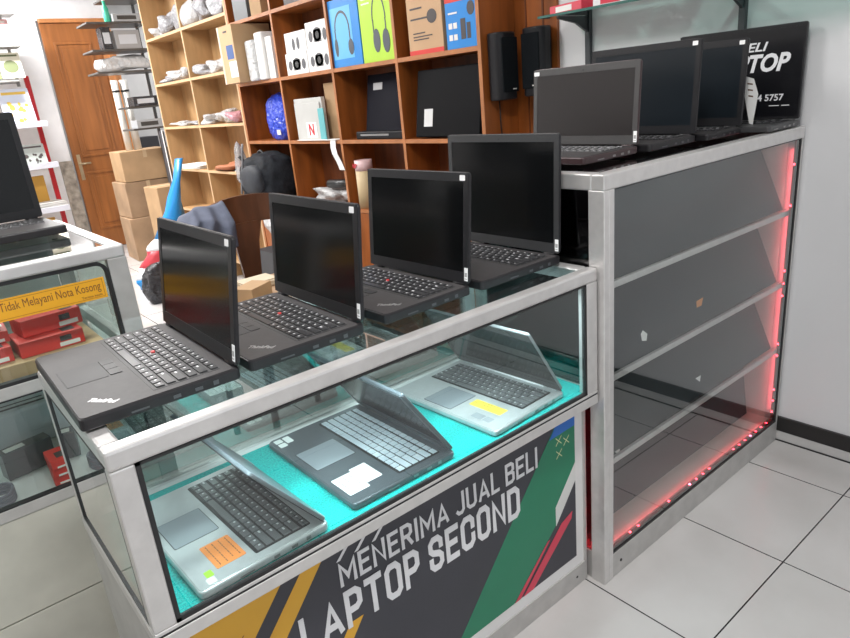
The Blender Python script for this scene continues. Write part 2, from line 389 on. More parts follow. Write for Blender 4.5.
# four on the low counter (near edge = local +x)
def yc(near, w): return near + w/2
laptop('black laptop nearest the front left corner of the low glass counter', (-.962, .108+.205, ZA), YN-.02, .412, .280, .026, .242, 9, word='ThinkPad', nub=True, side_tag=True, group='black laptops on the low counter')
laptop('black laptop on the low counter, second from its left end', (-.676, .112+.200, ZA), YN-.02, .400, .264, .026, .250, 6, word='ThinkPad', nub=True, side_tag=True, group='black laptops on the low counter')
laptop('black laptop on the low counter, third from its left end', (-.364, .122+.197, ZA), YN+.02, .395, .262, .026, .266, 6, word='ThinkPad', nub=True, side_tag=True, group='black laptops on the low counter')
laptop('wide black laptop at the right end of the low counter against the tall cabinet', (-.026, .118+.215, ZA), YN, .43, .300, .026, .318, 2.5, stick=False, side_tag=True, bez=mat('grey_black_bezel', (.035, .036, .038), .4), group='black laptops on the low counter')

# ------------------------------------------------------------ low counter A
cA = thing('display_counter', 'low aluminium and glass counter with teal felt shelf and dark banner', 'display counter', (0, 0, 0))
X0, X1, Y0, Y1, ZT, ZS = -1.240, -.002, .018, .523, 1.0234, .6590
m = MB()
RH = .036
for (a, b_, c, d) in ((X0, X1, Y0, Y0+.034), (X0, X1, Y1-.034, Y1), (X0, X0+.034, Y0+.034, Y1-.034), (X1-.034, X1, Y0+.034, Y1-.034)):
    m.slab(a, b_, c, d, ZT-RH, ZT, .006, .006, 0, 3)
m.obj('top_rail', ALU, cA)
for (x, y) in ((X0, Y0), (X1-.046, Y0), (X0, Y1-.03), (X1-.046, Y1-.03)):
    m = MB(); m.box(x+.0006, x+(.040 if x == X0 else .0454), y+.0006, y+.0294, ZS+.0107, ZT-RH+.0005, 0, .003); m.obj('post', ALU, cA)
m = MB()
for z0, z1 in ((ZS+.0025, ZS+.0105), (ZS-.030, ZS-.0025)):
    m.box(X0, X1, Y0, Y0+.03, z0, z1, 0, .002); m.box(X0, X1, Y1-.03, Y1, z0, z1, 0, .002)
    m.box(X0, X0+.03, Y0+.03, Y1-.03, z0, z1, 0, .002); m.box(X1-.03, X1, Y0+.03, Y1-.03, z0, z1, 0, .002)
m.box(X0+.002, X1-.002, Y0+.0015, Y1-.003, ZS-.0024, ZS+.0024, 1)
m.obj('shelf_rail', [ALU, RUB], cA)
m = MB(); g = .008
fx0, fx1, fz0, fz1 = X0+.040, X1-.046, ZS+.0105, ZT-RH
for q in ((fx0, fx1, fz0, fz0+g), (fx0, fx1, fz1-g*.6, fz1), (fx0, fx0+g, fz0, fz1), (fx1-g, fx1, fz0, fz1)): m.box(q[0], q[1], Y0+.001, Y0+.0115, q[2], q[3])
for q in ((Y0+.03, Y1-.03, fz0, fz0+g), (Y0+.03, Y1-.03, fz1-g*.5, fz1), (Y0+.03, Y0+.03+g*.6, fz0, fz1), (Y1-.03-g, Y1-.03, fz0, fz1)): m.box(X0+.001, X0+.0115, q[0], q[1], q[2], q[3])
m.obj('rubber_gasket', RUB, cA)
m = MB(); m.box(fx0+.004, fx1-.004, Y0+.004, Y0+.009, fz0+.004, fz1-.002); m.obj('front_glass', GLASS, cA)
m = MB(); m.box(X0+.004, X0+.009, Y0+.032, Y1-.034, fz0+.004, fz1-.002); m.obj('side_glass', GLASS, cA)
m = MB(); m.box(X1-.012, X1-.007, Y0+.032, Y1-.034, fz0+.004, fz1-.002); m.obj('side_glass', GLASS, cA)
m = MB(); m.box(X0+.030, X1-.030, Y0+.030, Y1-.030, ZT-.010, ZT-.004); m.obj('top_glass', GLASS_T, cA)
m = MB(); m.box(X0+.041, X1-.047, Y1-.020, Y1-.014, fz0, fz1-.002); m.obj('rear_door', MIRR, cA)
m = MB(); m.box(X0+.03, X1-.03, Y0+.03, Y1-.03, ZS+.003, ZS+.010); m.obj('shelf_board', WHITE, cA)
m = MB(); m.box(X0+.014, X1-.014, Y0+.031, Y1-.055, ZS+.0107, ZS+.0135); m.box(X0+.042, X1-.048, Y0+.0125, Y0+.031, ZS+.0107, ZS+.0135); m.obj('felt_mat', FELT, cA)
# base with banner
BY = .065
m = MB(); m.box(X0+.002, X1-.006, BY, Y1-.01, .002, ZS-.034, 0); m.obj('base_cabinet', ALU_D, cA)
m = MB(); m.box(X0+.001, X1-.004, BY-.006, BY-.0005, .0, .073, 0, .002); m.box(X0+.001, X0+.03, BY-.006, BY-.0005, .073, ZS-.035, 0, .002); m.box(X1-.018, X1-.004, BY-.006, BY-.0005, .073, ZS-.035, 0, .002)
m.cyl((X1-.055, BY-.007, .035), (X1-.055, BY-.005, .035), .004, 1); m.obj('base_rail', [ALU_D, RUB], cA)
m = MB(); m.box(X0+.03, X1-.018, BY-.003, BY-.0005, .073, ZS-.036); ban = m.obj('banner', mat('banner_white_vinyl', (.74, .73, .72), .45), cA)
def bpoly(name, mt, polys, y):
    m = MB()
    for q in polys: m.prism_xz(q, BY-y, BY-y+.0004)
    return m.obj(name, mt, ban)
bpoly('banner_print', BANN, [[(X0+.035, .113), (-.055, .113), (-.055, .64), (X0+.035, .64)]], .0036)
GRN = mat('banner_green', (.015, .20, .105), .45); YEL = mat('banner_yellow', (.72, .38, .03), .45)
bpoly('banner_stripe', GRN, [[(-.12, .62), (-.055, .62), (-.055, .445), (-.147, .335), (-.147, .275), (-.335, .113), (-.557, .113)]], .0041)
bpoly('banner_stripe', YEL, [[(-1.2, .62), (-.969, .62), (-1.2, .345)], [(-.924, .62), (-.874, .62), (-1.2, .215), (-1.2, .29)], [(-.85, .40), (-.815, .40), (-1.03, .113), (-1.08, .113)]], .0041)
bpoly('banner_stripe', mat('banner_blue', (.02, .14, .50), .45), [[(-.12, .62), (-.055, .62), (-.055, .566), (-.165, .562)]], .0046)
bpoly('banner_stripe', mat('banner_white_stripe', (.68, .68, .66), .45), [[(-.055, .445), (-.147, .335), (-.147, .271), (-.055, .385)]], .0046)
bpoly('banner_stripe', mat('banner_red', (.62, .05, .09), .45), [[(-.122, .268), (-.072, .285), (-.077, .262), (-.255, .113), (-.297, .113)], [(-.185, .24), (-.175, .24), (-.31, .113), (-.333, .113)]], .0046)
bpoly('banner_stripe', mat('banner_brown_line', (.2, .08, .03), .5), [[(-1.085, .53), (-1.082, .53), (-1.13, .47), (-1.134, .47)], [(-1.092, .52), (-1.089, .52), (-1.145, .45), (-1.149, .45)]], .0046)
XM = []
for cx, cz in ((-.126, .545), (-.093, .533), (-.125, .503)):
    for s in (1, -1):
        a = .012; w_ = .0016
        XM.append([(cx-a, cz-s*a-w_), (cx-a, cz-s*a+w_), (cx+a, cz+s*a+w_), (cx+a, cz+s*a-w_)])
bpoly('banner_cross_marks', mat('banner_pale_yellow', (.75, .78, .45), .5), XM, .0048)
bpoly('banner_dashes', TXT_W, [[(-.862, .570), (-.852, .570), (-.820, .603), (-.830, .603)], [(-.815, .570), (-.805, .570), (-.773, .603), (-.783, .603)], [(-.768, .570), (-.758, .570), (-.726, .603), (-.736, .603)]], .0046)
stroke_text('banner_lettering', 'MENERIMA JUAL BELI', TXT_W, ban, (.643, .064), frame((-.860, BY-.0042, .503), (1, 0, 0), (0, 0, 1)))
stroke_text('banner_lettering', 'LAPTOP SECOND', TXT_W, ban, (.676, .100), frame((-.970, BY-.0042, .388), (1, 0, 0), (0, 0, 1)), .175)

# laptops inside the low counter
ZI = ZS+.0136
ORG = mat('orange_note', (.82, .26, .06), .6); YNT = mat('yellow_note', (.80, .60, .08), .6)
INKB = mat('ink_print', (.12, .06, .03), .6)
def scribble(lap, q, z, n=3):
    m = MB()
    for i in range(n):
        y = q[3]-(i+.7)*(q[3]-q[2])/(n+.4); x = q[0]+.006
        while x < q[1]-.01:
            l = random.uniform(.004, .010); m.box(x, min(x+l, q[1]-.004), y, y+.0018, z, z+.0003); x += l+.003
    m.obj('handwriting', INKB, lap)
t, lid, sc, RT = laptop('silver laptop with an orange price note inside the low counter, its lid half closed', (-.880, .038+.187, ZI), YN+.03, .375, .276, .021, .225, -38, lidm=mat('steel_grey_lid', (.16, .18, .20), .3, .4),
    shell=SILV, palm=SILV, keymat=KEY_D, word=None, stick=False, scr=SCR, bez=BEZ, padx=-.02, group='laptops inside the low counter',
    stickers=(('price_note', ORG, (.065, .150, -.225, -.165)), ('logo_sticker', mat('green_sticker', (.35, .6, .05), .4), (.140, .160, -.250, -.235)), ('info_sticker', PAPER, (.162, .180, -.255, -.238))))
scribble(t, (.065, .150, -.225, -.165), .0228, 4)
t, lid, sc, RT = laptop('dark grey laptop with keys painted pale for glints in the middle inside the low counter', (-.513, .050+.198, ZI), YN, .395, .292, .018, .235, -34,
    shell=SILV_D, palm=SILV_D, keymat=KEY_GLINT, word=None, stick=False, bez=SILV_D, padx=-.03, dark_bar=SILV_D, group='laptops inside the low counter', bezel=.012,
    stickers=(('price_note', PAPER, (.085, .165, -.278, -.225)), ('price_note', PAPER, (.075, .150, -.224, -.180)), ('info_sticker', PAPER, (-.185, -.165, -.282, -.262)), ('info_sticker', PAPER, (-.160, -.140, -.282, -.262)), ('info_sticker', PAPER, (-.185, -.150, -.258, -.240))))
scribble(t, (.085, .165, -.278, -.225), .0198, 3)
t, lid, sc, RT = laptop('silver laptop with a yellow price note inside the low counter near its right end', (-.112, .055+.198, ZI), YN+.05, .395, .285, .018, .250, -33,
    shell=SILV, palm=SILV, keymat=KEY_D, word=None, stick=False, bez=mat('grey_screen', (.05, .055, .055), .12), scr=mat('grey_screen', (.05, .055, .055), .12), padx=-.03, dark_bar=STK, lidm=mat('grey_lid_shell', (.28, .29, .30), .3, .3), group='laptops inside the low counter', bezel=.010,
    stickers=(('price_note', YNT, (.04, .15, -.215, -.180)), ('logo_sticker', mat('grey_sticker', (.3, .32, .34), .4), (.09, .125, -.262, -.238)), ('logo_sticker', mat('grey_sticker', (.3, .32, .34), .4), (.13, .155, -.262, -.238))))
scribble(t, (.04, .15, -.215, -.180), .0198, 3)

# ------------------------------------------------------------ tall cabinet B
cB = thing('display_cabinet', 'tall aluminium and glass cabinet with sloped dark boards and red light strips', 'display cabinet', (0, 0, 0))
BX0, BX1, BD, HB = .003, 1.186, .50, 1.2640
m = MB()
for (a, b_, c, d) in ((BX0, BX1, 0, .040), (BX0, BX1, BD-.04, BD), (BX0, BX0+.04, .04, BD-.04), (BX1-.03, BX1, .04, BD-.04)):
    m.slab(a, b_, c, d, HB-.042, HB, .004, .004, 0, 3)
m.obj('top_rail', ALU, cB)
for (x, y) in ((BX0, 0), (BX0, BD-.05)):
    m = MB(); m.box(x, x+.022, y, y+.05, 0, HB-.041, 0, .0025); m.box(x+.021, x+.045, y, y+.05, 0, HB-.041, 0, .0025); m.obj('post', ALU, cB)
for (x, y) in ((BX1-.022, BD-.05), ):
    m = MB(); m.box(x, x+.022, y, y+.05, 0, HB-.041, 0, .002); m.obj('post', ALU, cB)
m = MB(); m.box(BX1-.010, BX1, 0.002, .05, .085, HB-.041, 0, .002); m.obj('post', ALU_D, cB)
m = MB(); m.box(BX0+.045, BX1, .002, .03, .0, .088, 0, .002); m.box(BX0+.002, BX0+.02, .05, BD-.05, .0, .10, 0, .002)
m.cyl((.09, .0, .045), (.09, .004, .045), .005, 1); m.obj('plinth_rail', [ALU_D, RUB], cB)
m = MB(); 
for q in ((BX0+.045, BX1-.010, .088, .095), (BX1-.018, BX1-.010, .088, HB-.042), (BX0+.045, BX1-.01, HB-.045, HB-.042)): m.box(q[0], q[1], .004, .016, q[2], q[3])
m.obj('rubber_gasket', RUB, cB)
m = MB(); m.box(BX0+.046, BX1-.011, .007, .012, .090, HB-.043); m.obj('front_glass', glass('clear_front_glass', (.95, .965, .96), 1.9), cB)
m = MB(); m.box(BX0+.006, BX0+.011, .05, BD-.05, .10, HB-.042); m.obj('side_glass', glass('tinted_side_glass', (.30, .25, .26), 1.6), cB)
m = MB(); m.box(BX0+.040, BX1-.03, .038, BD-.038, HB-.012, HB-.006); m.obj('top_glass', GLASS, cB)
m = MB(); m.box(BX1-.0095, BX1-.004, .05, BD-.05, .0, HB-.043); m.obj('side_panel', CREAM, cB)
m = MB(); m.box(BX0+.046, BX1-.024, BD-.012, BD-.006, .0, HB-.043); m.obj('back_panel', BDARK, cB)
m = MB(); m.box(BX0+.022, BX1-.012, .031, BD-.014, .080, .097); m.obj('bottom_board', CREAM, cB)
zs = (.9450, .6650, .3900)
for z in zs:
    m = MB(); m.box(BX0+.047, BX1-.014, .022, .034, z, z+.020, 0, .002); m.box(BX0+.047, BX1-.024, .034, BD-.015, z+.004, z+.010, 1)
    m.obj('shelf', [ALU, GLASS], cB)
tops = (HB-.045, .9450, .6650, .3900)
bots = (.9650+.002, .6850+.002, .4100+.002, .0975)
for i in range(4):
    z0, z1 = bots[i], tops[i]; y0, y1 = (.040, .150) if i < 3 else (.115, .155)
    m = MB(); m.prism_yz([(y0, z0), (y1, z1-.004), (y1+.004, z1-.004), (y0+.004, z0)], BX0+.047, BX1-.030); m.obj('sloped_board', BDARK, cB)
# red led strips: bottom edge and right corner
LED = emit('red_led', (1, .03, .05), 14); LEDP = emit('pink_led', (1, .12, .25), 14)
ST = mat('led_strip_backing', (.3, .05, .05), .5)
m = MB(); m.box(BX0+.05, BX1-.022, .014, .022, .0975, .100, 0)
rnd = random.Random(2)
for k in range(24):
    x = BX0+.07+k*.0455
    if rnd.random() < .6: m.box(x-.003, x+.003, .015, .021, .100, .102, 1 if k % 5 else 2)
m.obj('light_strip', [ST, LED, LEDP], cB)
m = MB(); m.box(BX1-.0125, BX1-.010, .018, .026, .10, HB-.045, 0)
for k in (0, 1, 2, 5, 6, 10, 11, 12, 17, 20):
    z = .13+k*.05; m.box(BX1-.0145, BX1-.0125, .019, .025, z-.003, z+.003, 1)
m.obj('light_strip', [ST, LED], cB)
def scrap(label, poly, x, y, z, mt, name='paper_scrap'):
    m = MB(); m.prism_xz(poly, 0, .0012); o = m.obj(name, mt); o.location = (x, y, z); o.rotation_euler = (-math.radians(23), 0, 0)
    return tag(o, label, 'scrap')
# small bits of paper left on the sloped boards
scrap('torn white paper corner on the lowest slope of the tall cabinet', [(0, .03), (.05, .028), (.03, 0)], .23, .126, .300, PAPER)
scrap('small white paper corner on the second lowest slope of the tall cabinet', [(0, .018), (.035, .018), (.018, 0)], .62, .0565, .450, PAPER)
scrap('small orange label stuck above the third strip of the tall cabinet', [(0, .0), (.03, .0), (.055, .022), (.01, .02)], .60, .0600, .735, mat('orange_label', (.7, .28, .08), .6), 'label_scrap')
scrap('crumpled white tag beside the left end of the second slope', [(0, .0), (.02, -.006), (.035, .012), (.02, .028), (.005, .02)], .27, .0545, .722, PAPER)

# laptops on the tall cabinet
ZB = HB+.001
RB = mat('red_glow_tinted_shell', (.04, .020, .022), .35)  # red LED glow from the cabinet below painted into the shell colour
_l5 = laptop('grey bezel laptop on the tall cabinet, nearest the low counter', (.380, .146+.205, ZB), YN, .405, .262, .024, .242, 4, bez=mat('dark_grey_bezel', (.06, .058, .058), .4), scr=mat('warm_dark_screen', (.020, .017, .017), .3), stick=False, shell=RB, side_tag=True, word=None, group='laptops on the tall cabinet')
m = MB(); m.T = _l5[3]; m.slab(-.405/2+.004, -.405/2+.026, .222, .234, .0015, .002, .002, .0002); m.obj('sticker', STK, _l5[1])
laptop('black laptop with a bluish screen on the tall cabinet, second from the left', (.668, .125+.205, ZB), YN, .41, .262, .024, .288, 4, scr=SCR_B, group='laptops on the tall cabinet', shell=BLK)
laptop('black laptop on the tall cabinet, directly before the one with white lettering', (.910, .095+.19, ZB), YN, .38, .225, .024, .280, 4, group='laptops on the tall cabinet', scr=SCR_B)
t, lid, sc, RT = laptop('large laptop on the tall cabinet with white lettering on its black screen, against the wall', (1.152, .008+.232, ZB), YN, .465, .232, .022, .318, 1.5, stick=False, bezel=.008, chin=.012, scr=mat('black_poster_screen', (.004, .004, .006), .3), group='laptops on the tall cabinet', shell=mat('dark_grey_shell', (.05, .05, .052), .4), palm=mat('dark_grey_palm', (.07, .07, .072), .4))
WL = .465
def on_lid(s, x, y, w_, h_, bold=.03, shear=0., mt=TXT_W):
    text_obj('screen_lettering', s, mt, sc, (w_, h_), RT @ Matrix.Translation((x, y, .0006)), bold, shear, .0008)
on_lid('BELI', .000, .236, .105, .030, .02, .25)
on_lid('LAPTOP', -.085, .165, .270, .062, .035, .25)
on_lid('4 5757', .082, .066, .091, .023, .02)
m = MB(); m.T = RT
for q in ((.125, .160, .048, .051), (.168, .195, .048, .051)): m.box(q[0], q[1], q[2], q[3], .0006, .0012)
m.obj('screen_underline', TXT_W, sc)
# folded tag between the last two laptops
m = MB(); m.prism_yz([(0, 0), (.012, .004), (.050, .165), (.006, .150), (-.012, .10)], 0, .0012); m.prism_yz([(0, 0), (.014, .004), (.020, .10), (.008, .11)], .002, .004)
for k in range(3): m.prism_yz([(.004+k*.002, .09+k*.02), (.020+k*.003, .093+k*.02), (.021+k*.003, .098+k*.02), (.005+k*.002, .095+k*.02)], -.0004, 0, 1)
o = m.obj('price_card', [PAPER, INKB]); o.location = (.985, .095, ZB+.0240); tag(o, 'folded white paper price card standing beside the laptop with white lettering', 'card')

# ------------------------------------------------------------ left counter C
cC = thing('display_counter', 'older aluminium and glass counter at the left edge with an orange notice', 'display counter', (0, 0, 0))
CX0, CX1, CY0, CY1, HC = -2.30, -.938, .811, 1.56, 1.199
m = MB()
for (a, b_, c, d) in ((CX0, CX1, CY0, CY0+.034), (CX0, CX1, CY1-.034, CY1), (CX0, CX0+.034, CY0+.034, CY1-.034), (CX1-.034, CX1, CY0+.034, CY1-.034)):
    m.slab(a, b_, c, d, HC-.034, HC, .006, .006, 0, 3)
m.obj('top_rail', ALU, cC)
for (x, y) in ((CX0, CY0), (CX1-.048, CY0), (CX0, CY1-.03), (CX1-.048, CY1-.03)):
    m = MB(); m.box(x, x+.048, y+.002, y+.03, 0, HC-.033, 0, .002); m.obj('post', ALU_D, cC)
ZU, ZL = .879, .566
m = MB()
for z in (ZU, ZL):
    m.box(CX0+.048, CX1-.048, CY0+.003, CY0+.028, z, z+.032, 0, .002); m.box(CX0+.048, CX1-.048, CY1-.028, CY1-.003, z, z+.032, 0, .002)
    m.box(CX1-.03, CX1-.002, CY0+.03, CY1-.03, z, z+.032, 0, .002)
m.obj('shelf_rail', ALU_D, cC)
def ring(m, x0, x1, z0, z1, r, wd, y0, y1):
    def lp(ins, y):
        o = []; rr = max(r-ins, .001)
        for cx, cz, a in ((x1-ins-rr, z1-ins-rr, 0), (x0+ins+rr, z1-ins-rr, 90), (x0+ins+rr, z0+ins+rr, 180), (x1-ins-rr, z0+ins+rr, 270)):
            for k in range(7):
                t = math.radians(a+15*k); o.append((cx+rr*math.cos(t), y, cz+rr*math.sin(t)))
        return o
    m.loft([lp(0, y0), lp(0, y1), lp(wd, y1), lp(wd, y0), lp(0, y0)], 0, False)
m = MB(); ring(m, CX0+.048, CX1-.048, ZU+.032, HC-.034, .034, .009, CY0+.004, CY0+.024); ring(m, CX0+.048, CX1-.048, ZL+.032, ZU, .02, .004, CY0+.004, CY0+.024)
m.obj('rubber_gasket', RUB, cC)
for z0, z1 in ((ZU+.033, HC-.035), (ZL+.033, ZU-.001)):
    m = MB(); m.box(CX0+.05, CX1-.05, CY0+.012, CY0+.016, z0, z1); m.obj('front_glass', GLASS, cC)
m = MB(); m.box(CX1-.018, CX1-.014, CY0+.032, CY1-.032, ZL+.033, HC-.036); m.obj('side_glass', glass('milky_glass', (.75, .8, .78), 1.8), cC)
m = MB(); m.box(CX0+.03, CX1-.03, CY0+.03, CY1-.03, HC-.010, HC-.005); m.obj('top_glass', GLASS_T, cC)
m = MB(); m.box(CX0+.03, CX1-.031, CY0+.03, CY1-.03, ZU+.008, ZU+.016); m.obj('shelf_board', GLASS, cC)
m = MB(); m.box(CX0+.03, CX1-.031, CY0+.03, CY1-.03, ZL+.005, ZL+.014); m.obj('bottom_board', mat('grey_bottom_board', (.55, .55, .54), .6), cC)
m = MB(); m.box(CX0+.05, CX1-.05, CY1-.020, CY1-.014, ZL+.033, HC-.036); m.obj('rear_panel', mat('pale_grey_green_panel', (.62, .66, .64), .5), cC)
BP = mat('beige_marbled_laminate', (.56, .55, .48), .4, 0, .14, 5)
for x0, x1 in ((CX0+.049, -1.6205), (-1.6200, CX1-.049)):
    m = MB(); m.box(x0, x1, CY0+.006, CY0+.022, .283, ZL-.001, 0, .001); m.box(x0, x1, CY0+.006, CY0+.022, .04, .279, 0, .001); m.obj('base_panel', BP, cC)
m = MB(); m.box(CX0+.03, CX1-.03, CY0+.023, CY1-.03, .02, ZL-.002); m.obj('base_cabinet', mat('dark_interior_board', (.10, .10, .10), .6), cC)
NY = CY0+.0118
m = MB(); m.box(-1.262, -1.003, NY-.0008, NY, 1.069, 1.124); m.box(-1.257, -1.008, NY-.0012, NY-.0008, 1.0735, 1.0747, 1); m.box(-1.257, -1.008, NY-.0012, NY-.0008, 1.1185, 1.1197, 1); m.box(-1.0092, -1.008, NY-.0012, NY-.0008, 1.0735, 1.1197, 1)
no = m.obj('notice', [mat('orange_notice_paper', (.85, .42, .02), .5), mat('notice_line', (.45, .18, .02), .5)], cC)
m = mat('notice_ink', (.22, .08, .02), .5)
text_obj('notice_lettering', 'Tidak Melayani Nota Kosong', m, no, (.230, .028), frame((-1.245, NY-.0008, 1.086), (1, 0, 0), (0, 0, 1)), .0, 0, .0005)
text_obj('notice_lettering', 'Terima kasih', m, no, (.050, .006), frame((-1.065, NY-.0008, 1.077), (1, 0, 0), (0, 0, 1)), .0, 0, .0005)
laptop('black laptop standing open on the left counter at the picture edge', (-1.212, 1.455, HC+.0005), .03, .43, .29, .026, .33, 4, stick=False, group=None, legends=True)
RBX = mat('red_carton', (.62, .035, .025), .5, 0, .1, 6)
def carton(label, loc, size, mt, rz=0, group=None, cat='box', name='carton', prints=None, tape=None):
    sx, sy, sz = size
    m = MB(); m.box(-sx/2, sx/2, -sy/2, sy/2, 0, sz, 0, .002)
    if prints is None:
        o = m.obj(name, mt); o.location = loc; o.rotation_euler.z = rz; return tag(o, label, cat, group)
    t = thing(name, label, cat, loc, rz, group); m.obj('carton_body', mt, t)
    for nm, pm, face, q in prints:
        m = MB(); a, b_, c, d = q
        if face == 'f': m.box(-sx/2+a*sx, -sx/2+b_*sx, -sy/2-.0009, -sy/2, c*sz, d*sz)
        elif face == 't': m.box(-sx/2+a*sx, -sx/2+b_*sx, -sy/2+c*sy, -sy/2+d*sy, sz, sz+.0009)
        elif face == 'l': m.box(-sx/2-.0009, -sx/2, sy/2-b_*sy, sy/2-a*sy, c*sz, d*sz)
        m.obj(nm, pm, t)
    return t
DRK = mat('dark_print', (.05, .04, .04), .5); WPR = mat('white_label', (.75, .73, .70), .5)
PR = [('picture', DRK, 'f', (.62, .80, .45, .8)), ('label', WPR, 'f', (.60, .92, .12, .38)), ('lettering', WPR, 't', (.2, .7, .45, .5)), ('picture', DRK, 't', (.70, .9, .1, .5)), ('label', WPR, 't', (.66, .95, -.0+.56, .80))]
gr = 'red cartons inside the left counter'
zt = ZU+.0165
carton('shallow brown cardboard tray under the red cartons in the left counter', (-1.21, .99, zt), (.36, .26, .052), CARD)
zt += .0525
carton('red carton at the left end of the cardboard tray', (-1.315, .955, zt), (.145, .13, .040), RBX, .06, gr, prints=PR)
carton('red carton at the front right of the cardboard tray', (-1.150, .955, zt), (.155, .13, .040), RBX, .04, gr, prints=PR)
carton('upper red carton lying on the front right one', (-1.135, .985, zt+.0412), (.150, .10, .045), RBX, .12, gr, prints=PR)
carton('red carton stacked on the one at the left end of the tray', (-1.300, .990, zt+.0412), (.14, .10, .030), RBX, -.05, gr, prints=PR)
m = crumple(.055, .035, .032, 11, .15); o = m.obj('plastic_bag', mat('white_plastic', (.7, .72, .74), .35)); o.location = (-1.295, .99, zt+.0722)
tag(o, 'white plastic bag with a dark handle on the red cartons', 'bag')
m = MB(); m.tube([(-.04+.08*k/10, -.036, .014+.032*math.sin(PI*k/10)) for k in range(11)], .004); h = m.obj('handle', RUB, o)
carton('brown carton standing at the back of the left counter shelf', (-1.30, 1.36, ZU+.0165), (.18, .14, .20), CARD)
m = MB(); m.lathe((0, 0, 0), [(.014, 0), (.018, .01), (.018, .07), (.008, .095), (.008, .115)]); o = m.obj('bottle', mat('dark_green_bottle', (.03, .08, .05), .2)); o.location = (-1.02, 1.28, ZU+.0165)
tag(o, 'dark green bottle at the right end of the left counter shelf', 'bottle')
zl = ZL+.0145
m = MB(); m.box(-.14, .14, -.10, .10, 0, .13, 0, .012); m.box(-.10, .11, -.08, -.068, .13, .131, 1); m.box(-.10, .11, -.045, -.038, .13, .131, 1); m.box(-.08, -.06, .02, .035, .13, .131, 1); m.box(.04, .06, .03, .045, .13, .131, 1)
o = m.obj('printer', [mat('pale_grey_plastic', (.45, .48, .50), .4), DRK]); o.location = (-1.28, 1.30, zl); tag(o, 'pale grey slotted printer body in the bottom of the left counter', 'printer')
for i, (z, lb) in enumerate(((0, 'bottom'), (.0255, 'middle'), (.051, 'top'))):
    carton('red blister pack, %s of the stack low in the left counter' % lb, (-1.175, .92-.003*i, zl+z), (.125, .09, .025), RBX, .04*i-.05, 'red packs low in the left counter', prints=[('label', WPR, 'f', (.1, .8, .1, .3)), ('lettering', DRK, 't', (.15, .7, .2, .6))])
for i, (x, y, s_, lb) in enumerate(((-1.27, 1.05, (.13, .05, .08), 'left'), (-1.11, 1.06, (.11, .05, .10), 'right'))):
    carton('black accessory pack, %s of the pair behind the red packs' % lb, (x, y, zl), s_, mat('black_pack', (.06, .065, .07), .25), .2, 'black packs low in the left counter', prints=[('label', WPR, 't', (.1, .5, .2, .7))])
m = MB()
for k in range(5):
    m.tube([(.045*math.cos(a*PI/10), .045*math.sin(a*PI/10), .004+.007*k+.002*math.sin(a)) for a in range(21)], .0036)
o = m.obj('cable_coil', mat('grey_cable', (.12, .12, .15), .4)); o.location = (-1.375, .91, zl); tag(o, 'dark grey coil of cable at the left end of the bottom compartment', 'cable')
m = crumple(.045, .032, .032, 21, .3); o = m.obj('plastic_bag', CBAG); o.location = (-1.05, .92, zl); tag(o, 'clear plastic bag beside the red packs low in the left counter', 'bag')

# ------------------------------------------------------------ shelving on the right wall
XF = .95
def shelf_unit(name, label, y0, y1, zs, ys, m1, me, mb, doors=False):
    t = thing(name, label, 'shelf', (0, 0, 0))
    T = .022
    for y in ys:
        m = MB(); m.box(XF+.002, XW-.012, y-T/2, y+T/2, 0, zs[-1]+T/2); m.box(XF-.001, XF+.002, y-T/2, y+T/2, 0, zs[-1]+T/2, 1); m.obj('upright', [m1, me], t)
    for z in zs:
        for a, b_ in zip(ys, ys[1:]):
            m = MB(); m.box(XF+.003, XW-.012, a+T/2, b_-T/2, z-T/2, z+T/2); m.box(XF, XF+.003, a+T/2, b_-T/2, z-T/2, z+T/2, 1); m.obj('shelf_board', [m1, me], t)
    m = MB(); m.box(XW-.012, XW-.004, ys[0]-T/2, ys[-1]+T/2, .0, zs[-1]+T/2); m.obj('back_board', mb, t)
    return t
YO = [1.372, 2.01, 2.655, 3.327, 3.985]
ZO = [.06, .815, 1.245, 1.668, 2.09, 2.52]
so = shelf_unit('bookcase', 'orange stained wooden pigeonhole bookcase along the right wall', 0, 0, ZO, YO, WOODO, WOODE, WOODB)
for a, b_ in zip(YO, YO[1:]):
    m = MB(); m.box(XF+.004, XF+.022, a+.014, b_-.014, .075, .800, 0, .002); d = m.obj('door', WOODO, so)
    m = MB(); m.cyl((XF+.004, a+.06, .7), (XF-.02, a+.06, .7), .011); m.obj('knob', PORT, d)
YR = [4.012, 4.91, 5.80]
ZR = [.19, .60, .995, 1.385, 1.778, 2.175, 2.60]
sr = shelf_unit('bookcase', 'unpainted pale blockboard bookcase beyond the orange one', 0, 0, ZR, YR, RAW, RAWE, RAW)
# wood cladding with battens to the right of the orange bookcase
m = MB(); m.box(XW-.016, XW-.001, 1.10, 1.359, 0, 3.0); m.box(XW-.020, XW-.016, 1.175, 1.185, 0, 3.0, 1); m.box(XW-.020, XW-.016, 1.28, 1.287, 0, 3.0, 1)
struct(m.obj('trim_3', [WOODO, WOODB]))

